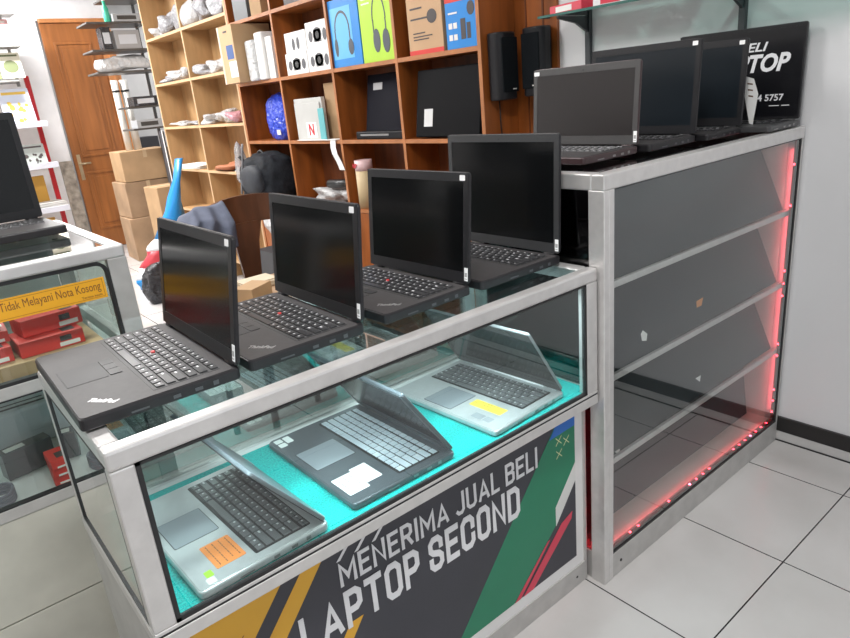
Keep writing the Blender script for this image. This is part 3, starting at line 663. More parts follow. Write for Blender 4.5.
# speakers
def speaker(label, loc, rz):
    t = thing('speaker', label, 'speaker', loc, rz, 'black speakers by the bookcase')
    m = MB(); m.slab(-.062, .062, -.05, .05, 0, .300, .035, .008, 0, 5); m.obj('cabinet', mat('black_speaker_plastic', (.010, .010, .012), .35, spec=.3), t)
    m = MB(); m.slab(-.052, .052, -.0535, -.045, .035, .275, .003, .002); m.obj('grille', mat('black_speaker_cloth', (.007, .009, .011), .8, 0, .4, 300, spec=.1, bump=.5, bscale=500), t)
    m = MB(); m.box(.01, .035, -.0545, -.053, .045, .050); m.obj('badge', WPR, t)
    return t
SP = speaker('black speaker hung on the end panel of the orange bookcase', (1.035, 1.3108, 1.425), 0)
speaker('black speaker hung on the wooden wall panel, right of its twin', (XW-.0702, 1.175, 1.432), -PI/2)
m = MB(); m.tube([(1.04, 1.345, 1.43), (1.042, 1.345, 1.3), (1.06, 1.345, 1.15), (1.10, 1.34, 1.05), (1.15, 1.28, 1.1), (1.17, 1.19, 1.3), (1.172, 1.17, 1.435)], .003); o = m.obj('speaker_cable', RUB, SP); o.location = (-1.035, -1.3108, -1.425)

# ------------------------------------------------------------ things in the orange bookcase
def facebox(label, y0, y1, z, h, x0, depth, mt, prints, group=None, name='product_box', tilt=0):
    """box whose printed front faces -X; prints: (name, mat, polygons in (u 0..1 from far to near, v 0..1))"""
    w_ = y1-y0
    t = thing(name, label, 'box', (x0+depth/2, (y0+y1)/2, z), tilt, group)
    m = MB(); m.box(-depth/2, depth/2, -w_/2, w_/2, 0, h, 0, .0015); m.obj('carton_body', mt, t)
    for k, (nm, pm, polys) in enumerate(prints):
        m = MB()
        for q in polys: m.prism_yz([(w_/2-u*w_, v*h) for u, v in q], -depth/2-.0008-.0003*k, -depth/2+.0002)
        m.obj(nm, pm, t)
    return t
def R4(a, b_, c, d): return [(a, c), (b_, c), (b_, d), (a, d)]
def circ(u, v, ru, rv, n=14): return [(u+ru*math.cos(2*PI*k/n), v+rv*math.sin(2*PI*k/n)) for k in range(n)]
zb = ZO[3]+.0115
CAMP = mat('dark_grey_print', (.09, .09, .10), .5)
WBX = mat('white_carton', (.78, .77, .75), .5)
gw = 'white boxes with camera pictures'
cam3 = lambda: [('picture', CAMP, [circ(.50, .48, .19, .28), R4(.34, .66, .2, .68), circ(.20, .44, .09, .22), circ(.82, .44, .09, .24)]), ('lens', mat('lens_print', (.02, .02, .02), .3), [circ(.50, .46, .08, .15)])]
facebox('white box with a camera picture, lower left of the four', 2.955, 3.235, zb, .135, XF+.015, .16, WBX, cam3(), gw)
facebox('white box with a camera picture, lower right of the four', 2.675, 2.945, zb, .140, XF+.015, .16, WBX, cam3(), gw)
facebox('white box with two grey pods pictured, upper left of the four', 2.950, 3.220, zb+.1355, .125, XF+.02, .15, WBX, [('picture', CAMP, [circ(.40, .4, .07, .3), circ(.62, .42, .07, .3)])], gw)
facebox('white box with a camera picture, upper right of the four', 2.672, 2.94, zb+.1405, .150, XF+.02, .15, WBX, cam3(), gw)
# headphones boxes
BLB = mat('blue_carton', (.01, .22, .62), .4); BLL = mat('pale_blue_print', (.12, .45, .80), .4); GNB = mat('lime_carton', (.42, .66, .04), .45)
HPD = mat('headphone_grey', (.06, .07, .09), .45)
def arc(cu, cv, ru, rv, wd, a0=0, a1=180, n=14):
    o = [(cu+ru*math.cos(math.radians(a0+(a1-a0)*k/n)), cv+rv*math.sin(math.radians(a0+(a1-a0)*k/n))) for k in range(n+1)]
    i = [(cu+(ru-wd)*math.cos(math.radians(a0+(a1-a0)*k/n)), cv+(rv-wd)*math.sin(math.radians(a0+(a1-a0)*k/n))) for k in range(n+1)]
    return [[o[k], o[k+1], i[k+1], i[k]] for k in range(n)]
facebox('bright blue headphone box beside the lime green one', 2.335, 2.640, zb, .37, XF+.012, .09, BLB,
        [('picture', BLL, [R4(.05, .75, .12, .88)]), ('headband', HPD, arc(.42, .55, .26, .28, .04) + [R4(.15, .19, .3, .56), R4(.64, .68, .25, .56)]), ('ear_pad', HPD, [circ(.17, .3, .06, .14)]), ('ear_pad', HPD, [circ(.67, .28, .09, .12)])], 'headphone boxes')
facebox('lime green headphone box beside the blue one', 2.035, 2.325, zb, .385, XF+.012, .09, GNB,
        [('lettering', WPR, [R4(.1, .3, .84, .86)]), ('lettering', WPR, [R4(.1, .36, .78, .80)]), ('headband', HPD, arc(.62, .55, .22, .35, .03) + [R4(.41, .44, .3, .56), R4(.80, .83, .3, .56)]), ('ear_pad', HPD, [circ(.50, .28, .11, .16)]), ('ear_pad', HPD, [circ(.80, .26, .11, .16)])], 'headphone boxes')
facebox('tan box with a red base and a dark pictured shaver', 1.63, 1.90, zb, .275, XF+.012, .15, mat('tan_carton', (.50, .31, .17), .6),
        [('red_band', RBX, [R4(0, 1, 0, .08)]), ('picture', DRK, [circ(.72, .62, .14, .12), R4(.1, .6, .60, .63)]), ('lettering', DRK, [R4(.15, .6, .25, .27), R4(.15, .7, .30, .32), R4(.15, .5, .36, .38), R4(.1, .45, .78, .81)])])
facebox('blue box with a small device picture under a red band', 1.395, 1.605, zb, .26, XF+.012, .13, BLB,
        [('red_band', RBX, [R4(0, 1, .80, 1)]), ('picture', DRK, [R4(.50, .66, .15, .5), R4(.70, .82, .15, .42), circ(.85, .65, .12, .12)]), ('lettering', WPR, [R4(.1, .22, .35, .45), R4(.26, .38, .35, .45), R4(.1, .22, .15, .25), R4(.26, .38, .15, .25), R4(.1, .4, .6, .63)])])
# big carton, bubble wrap and slim white box
facebox('brown carton with a blue label sticking out of the orange bookcase', 3.72, 3.965, zb, .39, XF-.11, .30, mat('plain_carton', (.50, .33, .18), .7),
        [('blue_label', mat('blue_label_print', (.03, .08, .25), .5), [R4(.45, .9, .42, .66)]), ('white_label', WPR, [R4(.5, 1.0, .10, .38)]), ('tape', mat('clear_tape', (.62, .50, .38), .3), [R4(0, .12, 0, 1)]), ('lettering', DRK, [R4(.4, .65, .88, .91)])], name='carton')
t = thing('wrapped_parcel', 'white bubble wrapped parcel between the brown carton and a slim white box', 'packaging', (XF+.06, 3.59, zb))
m = MB(); m.slab(-.08, .08, -.115, .0, 0, .31, .02, .01); m.obj('parcel', WBX, t)
m = MB(); m.slab(-.10, .07, .002, .118, 0, .27, .02, .012); m.obj('parcel', plastic_bag('white_bubble_wrap', (.72, .73, .73), .97, .4), t)
facebox('slim white box between the bubble wrap and the orange upright', 3.375, 3.46, zb, .27, XF+.0, .18, WBX, [('edge_line', WPR, [R4(.05, .1, 0, 1)])])
# top row
carton('grey plastic case on the top shelf of the orange bookcase', (XF+.12, 3.80, ZO[4]+.0115), (.2, .22, .16), mat('dark_grey_case', (.10, .11, .12), .4))
carton('small brown box beside the grey case on the top shelf', (XF+.1, 3.56, ZO[4]+.0115), (.16, .16, .14), CARD)
carton('long dark box on the top shelf above the headphone boxes', (XF+.12, 2.98, ZO[4]+.0115), (.18, .40, .12), mat('dark_box', (.05, .04, .04), .5))
# second row
zb = ZO[2]+.0115
m = crumple(.085, .19, .17, 31, .14, 4, 2.4); o = m.obj('plastic_bag', BBAG); o.location = (XF+.11, 3.56, zb); tag(o, 'shiny blue plastic bag slumped in a pigeonhole of the orange bookcase', 'bag')
m = MB(); m.box(-.1, -.094, -.10, -.05, .04, .075); m.obj('white_print', WPR, o)
m = MB(); m.box(-.014, .014, -.17, .19, 0, .27, 0, .003); m.box(-.024, -.015, -.15, .175, 0, .24, 0, .002)
dn = thing('document_bundle', 'bundle of grey envelopes with a red letter N on the front', 'papers', (XF+.05, 3.06, zb)); 
m.obj('envelope', mat('grey_envelope', (.50, .50, .48), .6), dn)
m = MB(); m.box(-.0265, -.0242, -.09, .04, .015, .115); pn = m.obj('label', PAPER, dn)
text_obj('label_lettering', 'N', mat('red_ink', (.55, .01, .03), .5), pn, (.065, .075), frame((-.0265, .010, .03), (0, -1, 0), (0, 0, 1)), .03, 0, .001)
m = MB(); m.box(-.035, -.028, -.21, -.14, 0, .20, 0, .002); m.obj('teal_folder', mat('teal_card', (.12, .42, .45), .5), dn)
carton('brown parcel behind the envelopes with the letter N', (XF+.15, 2.80, zb), (.14, .22, .35), CARD, 0, None)
m = MB(); m.box(XF-.012, XF+.06, 2.70, 3.19, ZO[2]+.0112, ZO[2]+.0150); o = m.obj('paper_sheet', PAPER); tag(o, 'flat white paper sheet under the envelopes', 'paper')
m = MB()
pts = [(XF-.006, 2.745, zb+.005), (XF-.014, 2.74, 1.21), (XF-.02, 2.72, 1.17), (XF-.014, 2.69, 1.12), (XF-.010, 2.67, 1.07)]
for a, b_ in zip(pts, pts[1:]): m.loft([[(a[0], a[1]-.03, a[2]), (a[0], a[1]+.03, a[2]), (a[0]+.002, a[1]+.03, a[2]), (a[0]+.002, a[1]-.03, a[2])], [(b_[0], b_[1]-.03, b_[2]), (b_[0], b_[1]+.03, b_[2]), (b_[0]+.002, b_[1]+.03, b_[2]), (b_[0]+.002, b_[1]-.03, b_[2])]])
o = m.obj('paper_strip', PAPER); tag(o, 'long white paper strip hanging over the edge of the orange bookcase', 'paper')
# laptops stored in the shelf
t = thing('stored_laptop', 'black laptop stored upright on its base in a pigeonhole', 'laptop', (XF+.03, 2.275, zb))
m = MB(); m.box(-.01, .16, -.245, .235, 0, .045, 0, .006); m.obj('base', mat('stored_black', (.010, .010, .012), .5, spec=.15), t)
m = MB(); m.T = Matrix.Translation((.04, 0, .04)) @ Matrix.Rotation(math.radians(10), 4, 'Y'); m.box(0, .018, -.22, .195, 0, .33, 0, .004); m.obj('lid', mat('stored_navy', (.004, .004, .009), .6, spec=.08), t)
m = MB(); m.T = Matrix.Translation((.04, 0, .04)) @ Matrix.Rotation(math.radians(10), 4, 'Y'); m.box(-.001, .0, .04, .13, .24, .28); m.obj('sticker', mat('dull_sticker', (.35, .35, .36), .5), t)
m = MB(); m.box(-.0115, -.0098, -.10, .185, .02, .03); m.obj('edge_trim', PORT, t)
t = thing('stored_laptop', 'large black laptop standing on edge with a white sticker on its lid', 'laptop', (XF+.0, 1.69, zb+.009))
m = MB(); m.T = Matrix.Rotation(math.radians(9), 4, 'Y'); m.box(0, .03, -.285, .215, 0.0, .345, 0, .008); m.obj('lid', mat('stored_black_lid', (.003, .003, .004), .6, spec=.08), t)
m = MB(); m.T = Matrix.Rotation(math.radians(9), 4, 'Y'); m.slab(-.0012, .0003, .075, .145, .055, .145, .001, .0003); m.obj('sticker', mat('off_white_sticker', (.6, .6, .6), .5), t)
m = MB(); m.T = Matrix.Rotation(math.radians(9), 4, 'Y'); m.box(.031, .05, -.28, .21, 0.008, .335, 0, .004); m.obj('base', mat('stored_black', (.010, .010, .012), .5, spec=.15), t)
# third row
zb = ZO[1]+.0115
def backpack(label, loc):
    t = thing('backpack', label, 'backpack', loc, 0)
    m = crumple(.16, .27, .195, 8, .08, 4, 2.6); m.obj('bag_body', mat('dark_grey_nylon', (.014, .016, .020), .7, 0, .4, 25, spec=.15, bump=.3, bscale=80), t)
    m = crumple(.06, .17, .12, 9, .10, 3, 2.); o = m.obj('front_pocket', mat('slate_nylon', (.020, .023, .030), .7, 0, .3, 25), t); o.location = (-.14, -.02, .07)
    m = MB(); m.tube([(-.17, .16-.02*k, .06+.045*k+.01*math.sin(k)) for k in range(9)], .008); m.obj('zip', mat('grey_zip', (.22, .22, .23), .5), t)
    m = MB(); m.tube([(-.10+.05*math.sin(k*.5), .25-.01*k, .33-.035*k) for k in range(10)], .013); m.obj('shoulder_strap', mat('black_strap', (.02, .02, .02), .7), t)
    m = MB(); m.tube([(-.03, .08-.02*k, .335+.03*math.sin(PI*k/6)) for k in range(7)], .008); m.obj('top_handle', mat('black_strap', (.02, .02, .02), .7), t)
    return t
backpack('dark grey backpack bulging out of the orange bookcase behind the chair', (.915, 3.66, zb))
m = crumple(.035, .07, .16, 14, .2, 3, 4); o = m.obj('plastic_bag', plastic_bag('thin_clear_plastic', (.45, .45, .46), .55)); o.location = (.86, 3.99, zb+.12); tag(o, 'clear crumpled plastic hanging at the left side of the backpack', 'bag')
m = crumple(.09, .20, .05, 17, .3, 3, 5); o = m.obj('plastic_bag', CBAG); o.location = (XF+.10, 2.95, zb); tag(o, 'clear plastic bag of parts lying in the lower pigeonhole', 'bag')
m = MB(); m.cyl((XF+.07, 2.98, zb+.13), (XF+.10, 2.72, zb+.14), .028); o = m.obj('black_tube', mat('matt_black_plastic', (.02, .02, .02), .4)); tag(o, 'black cylinder lying on the clear plastic bag', 'tube')
m = MB(); m.cyl((0, 0, 0), (0, 0, .235), .055, 0, 20); t = thing('canister', 'beige canister with a pink and red label in the lower pigeonhole', 'canister', (XF+.065, 2.535, zb)); m.obj('canister_body', mat('beige_card', (.55, .42, .24), .6), t)
m = MB(); m.cyl((0, 0, .236), (0, 0, .30), .056, 0, 20); m.obj('lid_band', mat('pink_label', (.75, .52, .52), .5), t)
text_obj('label_lettering', 'NiP', mat('red_ink', (.55, .01, .03), .5), t, (.044, .028), frame((-.0590, .034, .255), (0, -1, 0), (0, 0, 1)), .02, 0, .001)

# ------------------------------------------------------------ things on the pale bookcase
def lump(label, x, y, z, s, seed, mt=CBAG, cat='bag', name='plastic_bag', group='clear plastic bags of parts on the pale bookcase'):
    m = crumple(*s, seed, .3, 3, 4); o = m.obj(name, mt); o.location = (x, y, z); return tag(o, label, cat, group)
GP = plastic_bag('grey_wrapped_plastic', (.38, .38, .40), .92)
zt_ = ZR[5]+.0115
k = 100
for i, (y, s, mt, lb) in enumerate(((5.61, (.08, .13, .055), CBAG, 'far left end'), (5.33, (.08, .13, .075), GP, 'second from the far left'), (5.06, (.08, .11, .10), GP, 'just left of the middle upright line'), (4.77, (.08, .11, .085), CBAG, 'just right of the middle upright line'),
        (4.52, (.08, .11, .10), GP, 'second from the right end'), (4.22, (.08, .13, .125), GP, 'right end, the tallest'))):
    lump('wrapped bag on the highest pale shelf, '+lb, XF+.10, y, zt_, s, 40+i, mt)
for i, (zz, y, s, lb) in enumerate(((ZR[4], 5.60, (.08, .14, .028), 'second visible shelf, far left'), (ZR[4], 5.35, (.08, .10, .04), 'second visible shelf, left of centre'), (ZR[4], 5.08, (.08, .11, .05), 'second shelf, left of the upright'), (ZR[4], 4.72, (.08, .13, .045), 'second shelf, right of the upright'), (ZR[4], 4.42, (.08, .13, .06), 'second visible shelf, near the brown carton'),
        (ZR[3], 5.50, (.08, .19, .02), 'third visible shelf, flat at the far left'), (ZR[3], 5.12, (.08, .14, .022), 'third shelf, flat at the upright'), (ZR[3], 4.74, (.08, .12, .04), 'third visible shelf, right of the middle upright'), (ZR[3], 4.49, (.08, .11, .055), 'third shelf, beside the pink bag'))):
    lump('bag of small parts on the pale bookcase, '+lb, XF+.09, y, zz+.0115, s, 60+i, CBAG if i % 3 else GP)
lump('pink and white bag at the right end of a pale bookcase shelf', XF+.09, 4.22, ZR[3]+.0115, (.09, .12, .045), 77, plastic_bag('pink_plastic', (.55, .28, .32), .95))
lump('orange cloth bag lying on the fourth visible shelf of the pale bookcase', XF+.10, 4.55, ZR[2]+.0115, (.10, .20, .035), 78, mat('orange_cloth', (.40, .14, .06), .7))
def papers(label, x, y, z, sx, sy, n, seed, group='piles of papers on the pale bookcase', name='paper_stack', mt=PAPER):
    r = random.Random(seed); m = MB()
    for i in range(n):
        m.T = Matrix.Translation((r.uniform(-.01, .01), r.uniform(-.015, .015), i*.0065)) @ Matrix.Rotation(r.uniform(-.08, .08), 4, 'Z')
        m.box(-sx/2, sx/2, -sy/2, sy/2, 0, .0058)
    o = m.obj(name, mt); o.location = (x, y, z); return tag(o, label, 'papers', group)
papers('pile of white papers on the fourth visible shelf of the pale bookcase, left half', XF+.11, 5.38, ZR[2]+.0115, .2, .5, 5, 1)
papers('thin pile of white papers at the right end of the fourth visible shelf', XF+.11, 4.20, ZR[2]+.0115, .2, .25, 3, 2)

# ------------------------------------------------------------ chair with jacket
ch = thing('wooden_chair', 'brown wooden chair with a curved top rail behind the low counter', 'chair', (.23, 2.6, 0), 0)
CW = mat('dark_brown_wood', (.10, .038, .017), .35, 0, .25, 4, (4, 4, 1))
m = MB(); L = []
for k in range(13):
    u = -1+2*k/12; x = .27*u; y = -.08*(1-u*u)*-1; z = .95+.075*math.sqrt(max(0, 1-(u*.85)**2)); zb_ = .845+.02*(1-u*u)
    L.append([(x, y-.011, zb_), (x, y+.011, zb_), (x, y+.011, z), (x, y-.011, z)])
m.loft(L); m.obj('top_rail', CW, ch)
m = MB(); m.loft([[(-.10+q*.006, .066-q*.0, z) if 0 else p for p in ((-.02-w2, .055, z), (-.02+w2, .055, z), (-.02+w2, .075, z), (-.02-w2, .075, z))] for z, w2, q in ((.47, .05, 0), (.60, .06, 0), (.75, .075, 0), (.87, .11, 0))]); m.obj('back_splat', CW, ch)
m = MB(); m.slab(-.24, .24, -.40, .06, .43, .47, .05, .01); m.obj('seat', CW, ch)
for sx in (-1, 1):
    m = MB(); m.cyl((sx*.21, -.37, 0), (sx*.21, -.35, .432), .018, r2=.024); m.obj('leg', CW, ch)
    m = MB(); m.cyl((sx*.22, .07, 0), (sx*.215, .045, .432), .018, r2=.024); m.obj('leg', CW, ch)
    m = MB(); m.cyl((sx*.20, .04, .47), (sx*.24, .012, .87), .016); m.obj('back_post', CW, ch)
# jacket draped over the left part of the rail
def sheet(fn, nu, nv, mt, name, thick=.006):
    b = bmesh.new(); g = [[b.verts.new(fn(i/nu, j/nv)) for j in range(nv+1)] for i in range(nu+1)]
    for i in range(nu):
        for j in range(nv): f = b.faces.new((g[i][j], g[i+1][j], g[i+1][j+1], g[i][j+1])); f.smooth = True
    bmesh.ops.recalc_face_normals(b, faces=b.faces); r = bmesh.ops.solidify(b, geom=b.faces[:], thickness=thick)
    m = MB(); m.b.free(); m.b = b; return m.obj(name, mt)
def jk(u, v):
    # u along the rail, v from the back hem over the rail to the front hem
    x = -.34+.33*u; a = (v-.35)
    if a < 0: y = .115+.02*math.sin(u*17); z = 1.045+a*1.0
    else: y = .085-.15*min(a*3, 1)+.012*math.sin(u*23+v*5); z = 1.045-max(0, a-.08)*.42*(.25+.75*u)
    z -= .10*max(0, .25-u)*2 + .03*math.sin(u*9)*(v) ; z -= .06*(1-u)
    y += .010*math.sin(u*19+v*7); return (x-.04, y-.02, z-.012)
o = sheet(jk, 34, 22, mat('slate_blue_cloth', (.105, .118, .165), .85, 0, .2, 12, bump=.2, bscale=120), 'jacket'); o.location = (.13, 2.56, -.005); tag(o, 'slate blue jacket draped over the left side of the wooden chair back', 'jacket')

# small desk with clutter behind the counter
dk = thing('side_table', 'small low table with clutter behind the laptops of the low counter', 'table', (-.13, 1.62, 0))
m = MB(); m.slab(-.27, .27, -.26, .30, .70, .725, .02, .004); m.obj('tabletop', CARD2, dk)
for sx in (-1, 1):
    for y in (-.22, .26): m = MB(); m.cyl((sx*.23, y, 0), (sx*.23, y, .701), .016); m.obj('leg', CW, dk)
m = MB(); m.T = Matrix.Rotation(.5, 4, 'Z'); m.box(-.07, .07, -.05, .05, 0, .06, 0, .002); o = m.obj('carton', CARD); o.location = (-.27, 1.60, .7255); tag(o, 'small open brown carton on the low table', 'box')
m = MB(); m.T = Matrix.Rotation(.2, 4, 'Z'); m.box(-.06, .06, -.05, .05, 0, .075, 0, .002); m.box(-.05, .05, -.052, -.05, .02, .05, 1); o = m.obj('carton', [mat('pale_card', (.60, .55, .45), .7), mat('blue_print', (.05, .1, .5), .5)]); o.location = (-.11, 1.52, .7255); tag(o, 'pale carton with a blue mark on the low table', 'box')
m = MB(); m.T = Matrix.Rotation(.35, 4, 'X') @ Matrix.Rotation(.5, 4, 'Z'); m.box(-.055, .055, -.004, .004, 0, .09, 0, .002); o = m.obj('white_card', PAPER); o.location = (-.15, 1.54, .806); tag(o, 'white folded card standing on the pale carton', 'card')
papers('brown paper scraps on the low table by the carton', -.17, 1.78, .7255, .16, .12, 5, 9, None, 'paper_stack', mat('tan_paper', (.55, .46, .34), .8))
t = thing('storage_basket', 'black wire storage basket between the chair and the bookcase', 'basket', (.63, 2.96, 0))
m = MB(); m.loft([[(x*.9, y*.9, 0) for x, y in ((-.17, -.15), (.17, -.15), (.17, .15), (-.17, .15))], [(x, y, .60) for x, y in ((-.17, -.15), (.17, -.15), (.17, .15), (-.17, .15))]]); m.obj('basket_body', mat('black_mesh', (.03, .03, .035), .5), t)
m = crumple(.14, .12, .10, 92, .3, 3, 4); o = m.obj('plastic_bag', CBAG); o.location = (.63, 2.96, .60); tag(o, 'clear plastic bag lying on top of the black basket', 'bag')

# ------------------------------------------------------------ far corner: cartons, packaging, rack
def far_carton(label, x, y, z, sx, sy, sz, mt, rz=0):
    t = thing('cardboard_box', label, 'box', (x, y, z), rz, 'cardboard boxes stacked by the door')
    m = MB(); m.box(-sx/2, sx/2, -sy/2, sy/2, 0, sz, 0, .006); m.obj('box_body', mt, t)
    m = MB(); m.box(-sx/2, sx/2, -.025, .025, sz, sz+.001); m.box(-.02, .02, -sy/2-.001, -sy/2, sz*.75, sz); m.obj('tape', mat('brown_tape', (.50, .36, .22), .35), t)
    return t
far_carton('lowest cardboard box of the stack by the door', .90, 6.80, 0, .50, .44, .47, CARD2, -.05)
far_carton('middle cardboard box of the stack by the door', .92, 6.82, .475, .50, .44, .38, CARD2, .02)
far_carton('topmost cardboard box of the stack by the door', .96, 6.80, .86, .52, .42, .32, CARD, -.03)
far_carton('cardboard box standing in front of the stack at the bookcase end', .93, 6.12, .0, .30, .36, .82, CARD, .05)
m = MB(); m.box(-.06, .06, -.182, -.1812, .3, .42); 
t = thing('packaging_bag', 'tall blue, white and red plastic package leaning by the pale bookcase', 'packaging', (.56, 5.25, 0))
cols = [('blue_section', mat('blue_foil', (.02, .25, .62), .3)), ('white_section', mat('white_foil', (.75, .77, .8), .35)), ('red_section', mat('red_foil', (.6, .06, .08), .35)), ('white_section', mat('white_foil', (.75, .77, .8), .35)), ('blue_section', mat('blue_foil', (.02, .25, .62), .3))]
zz = [0, .10, .20, .34, .44, 1.12]
for i in range(5):
    m = MB(); L = []
    for z in [zz[i]+(zz[i+1]-zz[i])*q/4 for q in range(5)]:
        wd = .10 if z < .62 else max(.028, .10-.07*(z-.62)/.25); cx = max(-.22, -.32+.7*z) if z < .6 else .10+.33*(z-.6); L.append([(cx+wd*math.cos(a*PI/6)*(1+.22*math.sin(a*3+z*23)+.12*math.sin(a*5+z*41)), .06*math.sin(a*PI/6), z) for a in range(12)])
    m.loft(L, 0, True, True); m.obj(cols[i][0], cols[i][1], t)
m = crumple(.11, .10, .14, 93, .3, 4, 4); o = m.obj('black_bag', KBAG); o.location = (.22, 4.70, 0); tag(o, 'black plastic bag on the white floor below the tall package', 'bag')
# upright grey board next to the pale bookcase
m = MB(); m.box(.93, .945, 5.83, 5.93, .0, 1.36); m.box(.925, .93, 5.825, 5.84, 0, 1.37, 1); o = m.obj('board_panel', [mat('dark_panel', (.05, .05, .06), .4), PAPER]); tag(o, 'narrow dark panel with a white edge at the end of the pale bookcase', 'panel')

rk = thing('storage_rack', 'dark steel rack crowded with old electronics between the door and bookcase', 'rack', (.90, 6.35, 0))
ST_ = mat('dark_steel', (.10, .095, .09), .4, .4)
for y in (-.12, .2):
    m = MB(); m.box(.235, .262, y, y+.022, 0, 2.75); m.obj('post', ST_, rk)
rz_ = (1.385, 1.60, 1.94, 2.14, 2.385, 2.60)
for z in rz_:
    m = MB(); x0 = -.33 if z in (1.94, 2.14, 2.385) else -.12; m.box(x0, .27, -.14, .23, z, z+.018, 0, .003); m.obj('shelf', ST_, rk)
GE = mat('grey_electronics', (.35, .36, .37), .4); 
def rk_item(label, x, z, s, mt, cat='electronics', name='old_device', y=6.30, prints=None):
    t = thing(name, label, cat, (.90+x, y, z+.0185), 0); m = MB(); m.box(-s[0]/2, s[0]/2, -s[1]/2, s[1]/2, 0, s[2], 0, .004); m.obj('casing', mt, t)
    m = MB(); m.box(-s[0]*.35, s[0]*.35, -s[1]/2-.001, -s[1]/2, s[2]*.25, s[2]*.75); m.obj('front_panel', mat('pale_panel', (.5, .52, .55), .3) if mt is not GE else mat('dark_front', (.05, .05, .05), .3), t); return t
rk_item('small black box on the middle shelf of the steel rack', -.17, 2.14, (.09, .15, .20), mat('black_plastic', (.02, .02, .022), .4))
rk_item('silver box with a pale window on the middle shelf of the steel rack', .02, 2.14, (.24, .18, .17), mat('silver_plastic', (.3, .3, .3), .35))
rk_item('flat grey device on the upper shelf of the steel rack', .05, 2.385, (.26, .2, .07), GE)
rk_item('dark device lying on the low shelf of the steel rack', .06, 1.60, (.24, .2, .09), mat('black_plastic', (.02, .02, .022), .4))
rk_item('grey device lying on the lowest shelf of the steel rack', .05, 1.385, (.25, .2, .08), GE)
rk_item('white device on the top shelf of the steel rack', .06, 2.60, (.22, .2, .10), mat('white_plastic_case', (.65, .66, .68), .4))
m = crumple(.20, .10, .075, 55, .3, 3, 4); o = m.obj('plastic_bag', CBAG); o.location = (.88, 6.33, 1.9585); tag(o, 'clear wrapped bundle on the lower wide shelf of the steel rack', 'bag')
m = MB(); m.lathe((0, 0, 0), [(.028, 0), (.03, .01), (.03, .12), (.014, .16), (.014, .19)]); m.lathe((0, 0, .19), [(.016, 0), (.016, .02)], 1); o = m.obj('bottle', [mat('green_bottle', (.05, .45, .28), .3), PAPER]); o.location = (.79, 6.28, 2.4035); tag(o, 'green bottle standing on the upper shelf of the steel rack', 'bottle')
for i, (x, r_, lb) in enumerate(((-.04, .035, 'left'), (.045, .04, 'right'))):
    m = MB(); m.cyl((0, 0, 0), (.0, 0, .72), r_, 0, 14); m.cyl((0, 0, .6), (0, 0, .62), r_+.003, 1, 14); o = m.obj('plastic_pipe', [mat('white_pipe', (.68, .66, .62), .4), RUB]); o.location = (.83+x-.02, 6.12, 1.182); tag(o, 'white plastic pipe standing on the cardboard box, %s of the pair' % lb, 'pipe', 'white pipes on the cardboard box')
    o.location = (.90+x*1.1, 6.76, 1.1815)
# dark appliance in the passage
carton('dark cupboard standing in the passage beyond the door frame', (1.62, 9.0, 0), (.5, .4, 1.25), mat('dark_cupboard', (.03, .03, .035), .4), name='cupboard', cat='cupboard')

# ------------------------------------------------------------ magazine rack on the far left
mg = thing('magazine_rack', 'white tray magazine rack with red uprights against the back wall', 'rack', (-.06, 0, .03))
RP = mat('red_steel', (.50, .012, .02), .4)
for x in (-.75, .205):
    m = MB(); m.box(x, x+.045, 7.38, 7.42, 0, 2.0 if x > 0 else 2.0); m.obj('post', RP, mg)
WT = mat('white_steel_tray', (.48, .48, .53), .4)
trs = (.62, 1.08, 1.50)
for z in trs+(.25,):
    m = MB(); m.box(-.76, .25, 7.05, 7.36, z-.02, z, 0, .003); m.box(-.76, .25, 7.045, 7.06, z-.02, z+.04, 0, .003); m.obj('tray', WT, mg)
m = MB(); m.box(-.76, .14, 7.33, 7.36, 1.93, 1.97); m.box(-.76, .10, 7.05, 7.33, 1.935, 1.95); m.box(-.76, .20, 7.05, 7.34, 2.26, 2.29); m.box(-.76, .22, 7.05, 7.34, 2.56, 2.60); m.obj('wire_shelf', mat('grey_steel', (.28, .28, .27), .4), mg)
for q in ((-.74, -.71), (.12, .15)):
    m = MB(); m.box(q[0], q[1], 7.362, 7.379, 1.9, 2.8); m.obj('upper_post', mat('grey_steel', (.28, .28, .27), .4), mg)
MC = [mat('magenta_cover', (.5, .08, .12), .5), mat('green_cover', (.25, .4, .08), .5), mat('cream_cover', (.65, .62, .5), .5), mat('yellow_cover', (.65, .42, .05), .5), mat('pink_cover', (.7, .4, .4), .5), mat('blue_white_cover', (.55, .6, .72), .5)]
def mag(label, x, z, w_, h_, mt, pic, group, tilt=.22):
    t = thing('magazine', label, 'magazine', (x-.06, 7.10, z+.03), 0, group)
    m = MB(); m.T = Matrix.Rotation(-tilt, 4, 'X'); m.box(-w_/2, w_/2, 0, .012, 0, h_); m.obj('cover', mt, t)
    m = MB(); m.T = Matrix.Rotation(-tilt, 4, 'X'); 
    if 'round' in label and 'below' in label: m.prism_xz([(q[0]*w_*.35, h_*.45+q[1]*h_*.25) for q in [(math.cos(a*PI/7), math.sin(a*PI/7)) for a in range(14)]], -.0015, 0)
    else:
        r = random.Random(label)
        for _ in range(9):
            cx = r.uniform(-.32, .32)*w_; cz = r.uniform(.15, .62)*h_; e = r.uniform(.05, .12)*w_; m.prism_xz([(cx+e*r.uniform(.6, 1.1)*math.cos(a*PI/4), cz+e*r.uniform(.6, 1.2)*math.sin(a*PI/4)) for a in range(8)], -.0012-.0003*_, 0)
    m.T = Matrix.Rotation(-tilt, 4, 'X'); m.box(-w_*.4, w_*.4, -.0012, 0, h_*.85, h_*.92); m.obj('cover_print', pic, t)
g = 'magazines in the rack'
